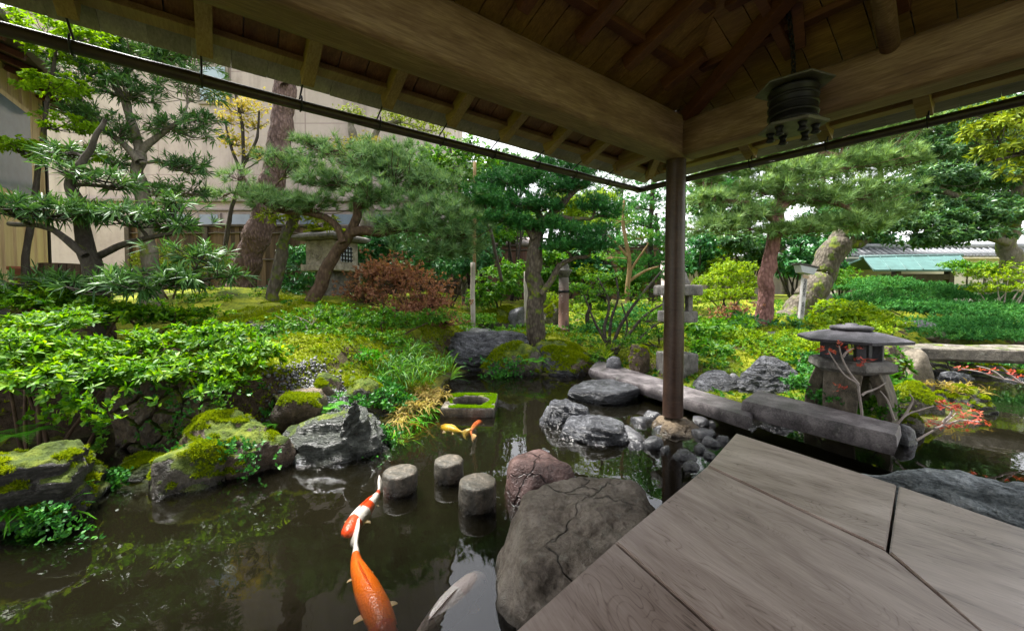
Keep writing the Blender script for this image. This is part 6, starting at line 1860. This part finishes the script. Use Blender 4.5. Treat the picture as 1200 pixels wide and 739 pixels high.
# grasses, ferns and creepers
def tuft(label, spots, L, W_, n, lm, name='grass_clump', cat='grass clump', spread=.55, droop=.5, sc=.10, ns=10):
    """spots: (x, y, Y) pixel roots"""
    PP = np.array([P(x, y, Y) for x, y, Y in spots])
    allp = np.concatenate([PP + np.stack([RS.randn(len(PP)) * sc, RS.randn(len(PP)) * sc, RS.rand(len(PP)) * .02 - .03], 1) for _ in range(ns)])
    V, T = leaf_arrays(allp, np.tile(Z, (len(allp), 1)) + .25 * RS.randn(len(allp), 3), n, L, W_, spread, .25, shape='full', droop=droop, fold=.1)
    o = mesh_obj(name, V, [T], lm, None, False, origin=PP.mean(0))
    tag(o, label, cat)
    return o


tuft('large dark green clump of arching grass on the bank left of the pond', [(455, 425, 3.9), (480, 430, 3.8), (500, 428, 3.9), (470, 445, 3.6), (495, 445, 3.6), (515, 432, 4.0), (440, 440, 3.7), (485, 412, 4.2)], .30, .010, 9, LEAF['grass'])
tuft('straw coloured tuft of dry fern hanging over the pond edge', [(497, 470, 3.35), (480, 475, 3.2), (512, 462, 3.5), (470, 490, 3.0), (500, 455, 3.6)], .15, .012, 9, LEAF['dry'], sc=.07, spread=.9, droop=.7)
tuft('small green grass fringe under the dry fern at the water', [(470, 505, 2.9), (485, 492, 3.05), (460, 515, 2.8), (505, 480, 3.3)], .11, .009, 9, LEAF['fern'], sc=.06, spread=.9, droop=.6)
tuft('pale striped grass clump left of the bare shrub', [(705, 415, 5.0), (715, 410, 5.1), (695, 412, 5.1)], .24, .012, 9, LEAF['lime'], sc=.08, ns=4)
tuft('soft grass strip along the thick slab before the low lantern', [(945, 465, 3.35), (965, 470, 3.2), (985, 478, 3.0), (1005, 482, 2.9), (960, 462, 3.4), (1025, 487, 2.85)], .10, .007, 9, LEAF['fern'], sc=.06, ns=9)
tuft('dry grass tuft on the layered rock in the right pond', [(1115, 455, 3.5), (1130, 452, 3.55), (1145, 458, 3.5), (1100, 450, 3.6)], .14, .008, 8, LEAF['dry'], sc=.07, ns=5, droop=.6)
tuft('bamboo grass sprig drooping over the near left rock', [(70, 590, 1.75), (85, 580, 1.8)], .15, .012, 7, LEAF['fern'], sc=.03, ns=3, spread=1.0, droop=.5)
tuft('bamboo grass sprig at the left edge of the near rock', [(10, 590, 1.7), (25, 596, 1.68)], .14, .012, 7, LEAF['fern'], sc=.03, ns=3, spread=1.0, droop=.5)
tuft('sedge tuft at the top of the gravelly bank', [(380, 470, 3.0), (400, 462, 3.1), (355, 480, 2.85)], .10, .006, 9, LEAF['fern'], sc=.05, ns=5)


def fern(label, x, y, Y, n, L, group=None, lm=None):
    """pinnate fronds arching from a root"""
    root = P(x, y, Y); VV, TT, n0 = [], [], 0
    for i in range(n):
        az = 2 * PI * i / n + RS.rand() * .6; d = np.array([math.cos(az), math.sin(az), 0])
        l = L * (.8 + .4 * RS.rand())
        t = np.linspace(.08, 1, 22)
        rach = root + d * (t * l * .9)[:, None] + Z * (l * (.75 * t - .75 * t ** 2.2))[:, None]
        s_ = np.cross(Z, d)
        for sgn in (-1, 1):
            tip = rach + s_ * (sgn * l * .26 * np.sin(PI * t ** .8) + 1e-4)[:, None] + d * (.06 * l) - Z * .02 * l
            w_ = d * (l * .022)
            V = np.stack([rach - w_, rach + w_, tip], 1).reshape(-1, 3)
            VV.append(V); TT.append(np.arange(len(V)).reshape(-1, 3) + n0); n0 += len(V)
    o = mesh_obj('fern', np.concatenate(VV), [np.concatenate(TT)], lm or LEAF['fern'], None, False, origin=root)
    tag(o, label, 'fern', group)


fern('lone fern with wide fronds in the dark hollow at far left', 25, 512, 2.15, 7, .20)
fern('small fern below the cushion rock on the bank', 385, 480, 2.9, 7, .16)
fern('fern growing at the foot of the moss topped far rock', 628, 425, 4.75, 8, .20)
fern('fern sprout beside the sloping schist slab', 372, 490, 2.75, 6, .13)
fern('little fern on the retaining wall end', 322, 498, 2.65, 6, .11)


def creeper(label, x, y, Y, wpx, hpx, n, depth=.12, lm=None, L=.028, name='creeper', cat='creeper'):
    """small leaves trailing down a rock face"""
    k = Y / F
    VV = []; pts = []
    for i in range(n):
        a = np.array([RS.randn() * .33, RS.rand()])
        px_ = x + a[0] * wpx * (1 - .35 * a[1]); py_ = y - hpx / 2 + a[1] * hpx
        pts.append(P(px_, py_, Y - depth * (.3 + .5 * a[1]) + RS.randn() * .02))
    pts = np.array(pts); keep = vnoise(pts * 9, 7) > -.3; pts = pts[keep]
    V, T = leaf_arrays(pts, np.tile(np.array([0, -.6, .6]), (len(pts), 1)) + .4 * RS.randn(len(pts), 3), 4, L, L * .75, 1.0, .4, stem=.03, shape='diamond', fold=.1)
    o = mesh_obj(name, V, [T], lm or LEAF['ivy'], None, False, origin=pts.mean(0))
    tag(o, label, cat)


creeper('tiny leaved creeper hanging from the lumpy boulder to the dark water', 262, 560, 2.22, 80, 90, 420, .12, LEAF['ivy'], .022)
creeper('bright green creeper tail dangling lowest at the water', 238, 585, 2.12, 26, 50, 120, .10, LEAF['midgreen'], .020)
creeper('dark ivy on the lower face of the near left rock', 45, 615, 1.70, 90, 50, 380, .06, LEAF['ivy'], .020)
creeper('upright leafy sprig in the dark hollow behind the left rock', 118, 508, 2.3, 12, 44, 60, 0, LEAF['midgreen'], .022)
creeper('green leaf patch on the join of the two left shore rocks', 135, 560, 2.15, 30, 24, 110, .1, LEAF['ivy'], .018)
creeper('ivy fringe along the pond edge right of the schist slab', 455, 520, 2.72, 30, 44, 160, .08, LEAF['ivy'], .020)
creeper('moss and ivy fringe under the sloping schist slab', 390, 545, 2.5, 100, 22, 260, .06, LEAF['ivy'], .016)
creeper('dark ivy hanging below the far mossy rocks', 590, 430, 4.85, 60, 24, 200, .1, LEAF['ivy'], .03)

creeper('small leaved creeper spreading over the face of the retaining wall', 205, 490, 2.50, 90, 70, 150, .05, LEAF['ivy'], .022)
creeper('green sprigs rooted at the right end of the retaining wall', 258, 480, 2.48, 26, 60, 110, .05, LEAF['midgreen'], .022)
creeper('leafy tendrils hanging from the azalea over the dark hollow', 90, 478, 2.2, 120, 34, 110, .05, LEAF['azalea'], .035)
shrub('low leafy clump hiding the left leg of the low lantern', [(955, 452, 22, 9, 3.2), (972, 466, 18, 8, 2.95), (935, 448, 18, 8, 3.4)], 'small', LEAF['ivy'], BARK['dark'], dens=1.2)
shrub('fresh green sprig clump at the right leg of the low lantern', [(1030, 478, 16, 9, 2.85), (1045, 466, 14, 8, 3.0)], 'small', LEAF['midgreen'], BARK['dark'], dens=1.1)
# red maple twigs over the right pond
def twig_plant(label, lines, Yd, leaf_spots, lm, n, sp=.05, bk='pale', cat='sapling', name='maple_sapling', L=.026):
    base = P(*lines[0][0], Yd[0] if isinstance(Yd, tuple) else Yd)
    t = thing(name, label, cat, base)
    Lm = Limbs()
    for ln in lines:
        pts, rad = pxline(ln, Yd, 2.9, 1.1)
        sp_ = wiggle(spline(pts, 5), .012, int(ln[0][0]))
        Lm.tube(sp_, np.linspace(rad[0], rad[-1], len(sp_)), 6)
    Lm.build('stem', BARK[bk], t)
    pp = []
    for (x, y, rx, ry, Y) in leaf_spots:
        q = RS.rand(n, 2) * 2 - 1
        for a_ in q: pp.append(P(x + a_[0] * rx, y + a_[1] * ry, Y + RS.randn() * .04))
    pp = np.array(pp)
    V, T = leaf_arrays(pp, np.tile(Z, (len(pp), 1)) + .35 * RS.randn(len(pp), 3), 5, L, L * .42, 1.3, .3, shape='diamond', fold=.1)
    mesh_obj('leaves', V, [T], lm, t, False)


twig_plant('red leaved maple twig reaching over the right pond from the thick slab end', [[(1074, 516), (1088, 508), (1105, 495), (1120, 484)], [(1095, 502), (1120, 492), (1148, 494)], [(1105, 495), (1112, 480), (1100, 472)]], 2.55,
           [(1100, 492, 14, 8, 2.55), (1120, 482, 20, 8, 2.5), (1140, 493, 18, 6, 2.55), (1108, 475, 12, 5, 2.6), (1118, 500, 16, 5, 2.5), (1135, 484, 14, 4, 2.6)], LEAF['sapling'], 12)
twig_plant('pale barked maple sapling with few red leaves in front of the low lantern', [[(1010, 486), (1008, 462), (1006, 448), (990, 438), (978, 420), (972, 410)], [(1006, 450), (995, 436), (988, 416), (984, 405)], [(1010, 463), (1024, 455), (1036, 447)], [(988, 418), (994, 412), (1000, 408)]], 2.72,
           [(972, 410, 10, 4, 2.7), (988, 404, 10, 4, 2.7), (1003, 410, 10, 4, 2.7), (1020, 425, 16, 4, 2.7), (965, 412, 6, 3, 2.7), (985, 455, 8, 4, 2.7), (1008, 422, 8, 3, 2.7)], LEAF['sapling'], 5)
twig_plant('thin pinkish branch with sparse red leaves hanging at the right edge below the bridge', [[(1215, 452), (1185, 446), (1155, 438), (1125, 432)], [(1175, 443), (1160, 434), (1145, 430)], [(1195, 448), (1180, 436), (1172, 430)]], 3.0,
           [(1130, 430, 14, 4, 3.0), (1160, 436, 16, 5, 3.0), (1180, 436, 14, 5, 3.0), (1200, 444, 14, 4, 3.0)], LEAF['sapling'], 5)
twig_plant('bare pale twig arching at the mossy stone beside the thick slab', [[(1050, 498), (1062, 486), (1082, 478), (1095, 474)], [(1048, 492), (1040, 470), (1032, 458)], [(1060, 487), (1070, 470), (1066, 462)]], 2.7, [(1066, 470, 10, 6, 2.7)], LEAF['olive'], 2, name='bare_twig', cat='twig')

# ------------------------------------------------------------------ moss tufts, one mass nobody could count
def scatter_moss(n, x0, x1, y0, y1, L, seed):
    R = np.random.RandomState(seed)
    x = x0 + (x1 - x0) * R.rand(n); y = y0 + (y1 - y0) * R.rand(n)
    z = ground_z(x, y)
    p = np.stack([x, y, z], 1)
    nz = vnoise(p * np.array([2.2, 2.2, 0]), 3) + .5 * vnoise(p * np.array([7, 7, 0]), 4)
    ok = (z > .03) & (nz > -.25)
    return p[ok]


pts = np.concatenate([scatter_moss(42000, -3.6, .2, 2.1, 6.2, .02, 1), scatter_moss(26000, 0.0, 5.5, 3.0, 7.0, .02, 2), scatter_moss(9000, -7, 6, 5.5, 9, .03, 3)])
V, T = leaf_arrays(pts, np.tile(Z, (len(pts), 1)) + .3 * RS.randn(len(pts), 3), 5, .026, .008, .75, .4, shape='needle')
o = mesh_obj('moss', V, [T], LEAF['moss'], None, False)
tag(o, 'short green and yellow moss carpeting the garden banks', 'moss', kind='stuff')

# ------------------------------------------------------------------ koi
def koi(label, spine_px, z, wid, stops, nz_scale, group='koi swimming in the pond', seed=1, fins=True, rough=.35, flip=0):
    """spine_px: head -> tail pixels on the plane z"""
    sp = spline([G(x, y, z) for x, y in spine_px], 8)
    t = thing('koi', label, 'koi fish', sp[len(sp) // 3], group)
    m, nt, b, out = new_mat('koi_skin')
    at = nn(nt, 'ShaderNodeAttribute', attribute_name='along')
    v = coords(nt)
    f = mth(nt, 'ADD', at.outputs['Fac'], mth(nt, 'MULTIPLY', mth(nt, 'SUBTRACT', noise(nt, v, nz_scale, 2, .5), .5), .22))
    col = ramp(nt, f, stops, 'CONSTANT')
    sc = nn(nt, 'ShaderNodeTexVoronoi', {'Vector': v, 'Scale': 110.0}).outputs['Distance']
    setp(nt, b, col=col, rough=rough, spec=.5, normal=bump(nt, sc, .6, .003))
    n = 34; u = np.linspace(0, 1, n)
    seg = np.concatenate([[0], np.cumsum(np.linalg.norm(np.diff(sp, axis=0), axis=1))]); Lk = seg[-1]
    c = np.stack([np.interp(u * Lk, seg, sp[:, k]) for k in range(3)], 1)
    tan = nrm(np.gradient(c, axis=0)); sd_ = np.cross(Z, tan)
    prof_u = [0, .015, .05, .14, .28, .42, .58, .72, .80, .84, .90, 1.0]
    hw_ = np.interp(u, prof_u, [.03, .42, .72, .92, 1.0, .95, .68, .38, .24, .20, .30, .22]) * wid / 2
    hh_ = np.interp(u, prof_u, [.03, .26, .56, .82, 1.0, .98, .76, .48, .34, .42, .72, .95]) * wid * .56
    S_ = 18; V, al = [], []
    for i in range(n):
        for k in range(S_):
            a = 2 * PI * k / S_
            notch = tan[i] * (-abs(math.sin(a)) * 0 + (0 if u[i] < .9 else (abs(math.sin(a)) - .5) * wid * .5 * (u[i] - .9) * 10))
            V.append(c[i] + sd_[i] * math.cos(a) * hw_[i] + Z * math.sin(a) * hh_[i] * .9 + notch + sd_[i] * (math.sin(a) * flip * hh_[i] * (u[i] > .82) * min(1, (u[i] - .82) * 8)))
            al.append(u[i])
    i = np.arange(n - 1)[:, None] * S_; k = np.arange(S_)[None, :]; k2 = (k + 1) % S_
    q = np.stack([i + k, i + S_ + k, i + S_ + k2, i + k2], -1).reshape(-1, 4)
    fs = [tuple(x) for x in q] + [tuple(range(S_)), tuple((n - 1) * S_ + j for j in range(S_ - 1, -1, -1))]
    body = mesh_obj('body', np.array(V), fs, m, t)
    a_ = body.data.attributes.new('along', 'FLOAT', 'POINT'); a_.data.foreach_set('value', np.array(al, dtype=np.float32))
    finm = leaf('koi_fin', [(.80, .74, .68), (.85, .80, .76)], .35, .6, .4)
    finc = [c_ for _, c_ in stops]
    def fin(name, root_u, side, ang, Lf, wf, vert=False):
        j = int(root_u * (n - 1)); r0 = c[j] + (sd_[j] * side * hw_[j] * .85 if not vert else Z * hh_[j] * .8)
        d = nrm(tan[j] * math.cos(ang) + sd_[j] * side * math.sin(ang)); e = np.cross(Z, d)
        V = [r0]; K = 9
        for g in range(K):
            a2 = (g / (K - 1) - .5) * 1.0
            V.append(r0 + (d * math.cos(a2) + e * math.sin(a2)) * Lf * (.85 + .15 * math.cos(a2 * 2)) - Z * .012)
        V = V + [v_ - Z * .003 for v_ in V]
        fs = [(0, g, g + 1) for g in range(1, K)] + [(K + 1, K + 1 + g + 1, K + 1 + g) for g in range(1, K)]
        fs += [(g, K + 1 + g, K + 2 + g, g + 1) for g in range(1, K)] + [(0, K + 1, K + 2, 1), (0, K, 2 * K + 1, K + 1)]
        mesh_obj(name, np.array(V), fs, finm, t)
    if fins:
        for s_ in (-1, 1):
            fin('pectoral_fin', .25, s_, .7, wid * .42, wid * .3)
            fin('pelvic_fin', .56, s_, .5, wid * .26, wid * .2)
    # dorsal fin, a low ridge along the back
    j0, j1 = int(.34 * n), int(.62 * n)
    V = []
    for j in range(j0, j1):
        h_ = wid * .16 * math.sin(PI * (j - j0 + .5) / (j1 - j0)) ** .5
        for s_ in (-1, 1): V.append(c[j] + Z * hh_[j] * .84 + sd_[j] * s_ * .003)
        for s_ in (1, -1): V.append(c[j] + Z * (hh_[j] * .88 + h_ * .4) + sd_[j] * (s_ * .0012 + h_ * .5) + tan[j] * h_ * .5)
    fs = []
    for g in range(j1 - j0 - 1):
        for k in range(4): fs.append((g * 4 + k, g * 4 + (k + 1) % 4, g * 4 + 4 + (k + 1) % 4, g * 4 + 4 + k))
    mesh_obj('dorsal_fin', np.array(V), fs, m, t)
    if fins:
        for s_ in (-1, 1):
            j = int(.09 * n)
            MB().lathe([(0, -.006), (.005, -.003), (.006, 0), (.005, .003), (0, .006)], c[j] + sd_[j] * s_ * hw_[j] * .88 + Z * hh_[j] * .35, 8).build('eye', W['iron'], t, True)
    return t


OR, RD, WH, YL = (.90, .17, .008), (.85, .07, .010), (.84, .79, .74), (.74, .42, .02)
koi('red and white patched koi with its tail against the left stone post', [(404, 629), (417, 611), (431, 594), (442, 580), (447, 566)], -.080, .086, [(0, RD), (.24, WH), (.36, RD), (.52, WH), (.72, RD), (.82, WH)], 6, seed=2, flip=.35)
koi('large bright orange koi with white tail in the foreground water', [(457, 762), (447, 728), (430, 690), (418, 660), (417, 640), (415, 622)], -.090, .100, [(0, (.85, .10, .010)), (.14, OR), (.62, (.80, .13, .012)), (.72, WH)], 7, seed=3, flip=-.45)
koi('whitish koi with a faint red back line at the bottom edge', [(566, 672), (540, 700), (505, 735), (478, 765), (455, 800)], -.036, .10, [(0, (.78, .66, .63)), (.3, (.88, .80, .77)), (.6, (.80, .64, .60))], 5, seed=4, flip=.4)
koi('small golden yellow koi near the mossy basin', [(517, 500), (527, 503), (538, 506), (548, 508)], -.055, .08, [(0, YL), (.8, (.55, .36, .05))], 6, seed=5, fins=True, flip=.8)
koi('small curved orange red koi beneath the mossy basin', [(575, 490), (565, 493), (556, 500), (552, 507), (556, 514)], -.045, .055, [(0, (.75, .16, .04)), (.5, (.7, .20, .06)), (.85, (.6, .35, .15))], 8, seed=6, flip=.5)

# ------------------------------------------------------------------ low ground cover nobody could count
def ground_cover(name, label, n, box, thr, seed, spec, lm, hmax):
    R = np.random.RandomState(seed)
    x = box[0] + (box[1] - box[0]) * R.rand(n); y = box[2] + (box[3] - box[2]) * R.rand(n)
    z = ground_z(x, y); p = np.stack([x, y, z], 1)
    nz = vnoise(p * np.array([1.3, 1.3, 0]) + seed, seed) + .6 * vnoise(p * np.array([4.1, 4.1, 0]), seed + 1)
    ok = (z > .04) & (nz > thr) & ~((y < 2.75) & (x < 0))
    p = p[ok]; p[:, 2] += hmax * R.rand(len(p)) * np.clip(nz[ok] - thr, 0, 1)
    S_ = dict(SPEC[spec]); S_.pop('s'); S_.pop('up')
    V, T = leaf_arrays(p, np.tile(Z, (len(p), 1)) + .4 * R.randn(len(p), 3), **S_)
    tag(mesh_obj(name, V, [T], lm, None, False), label, 'ground cover', kind='stuff')


ground_cover('ground_cover', 'low leafy ground cover between the stones and trunks', 6500, (-.6, 6.5, 3.2, 8.5), -.1, 21, 'small', LEAF['midgreen'], .12)
ground_cover('ivy_cover', 'dark ivy creeping through the moss', 5200, (-4.0, 6.5, 2.7, 8.0), .22, 22, 'small', LEAF['ivy'], .08)
ground_cover('yellow_ground_cover', 'yellow green low ground cover in patches', 2600, (-4.0, 7.5, 3.2, 8.5), .35, 23, 'small', LEAF['lime'], .12)
ground_cover('fine_grass', 'fine short grass growing through the moss', 5200, (-3.5, 6.5, 2.7, 7.5), .1, 24, dict(n=9, L=.07, W=.004, spread=.45, sj=.3, shape='needle', s=1, up=1), LEAF['fern'], .02) if False else None
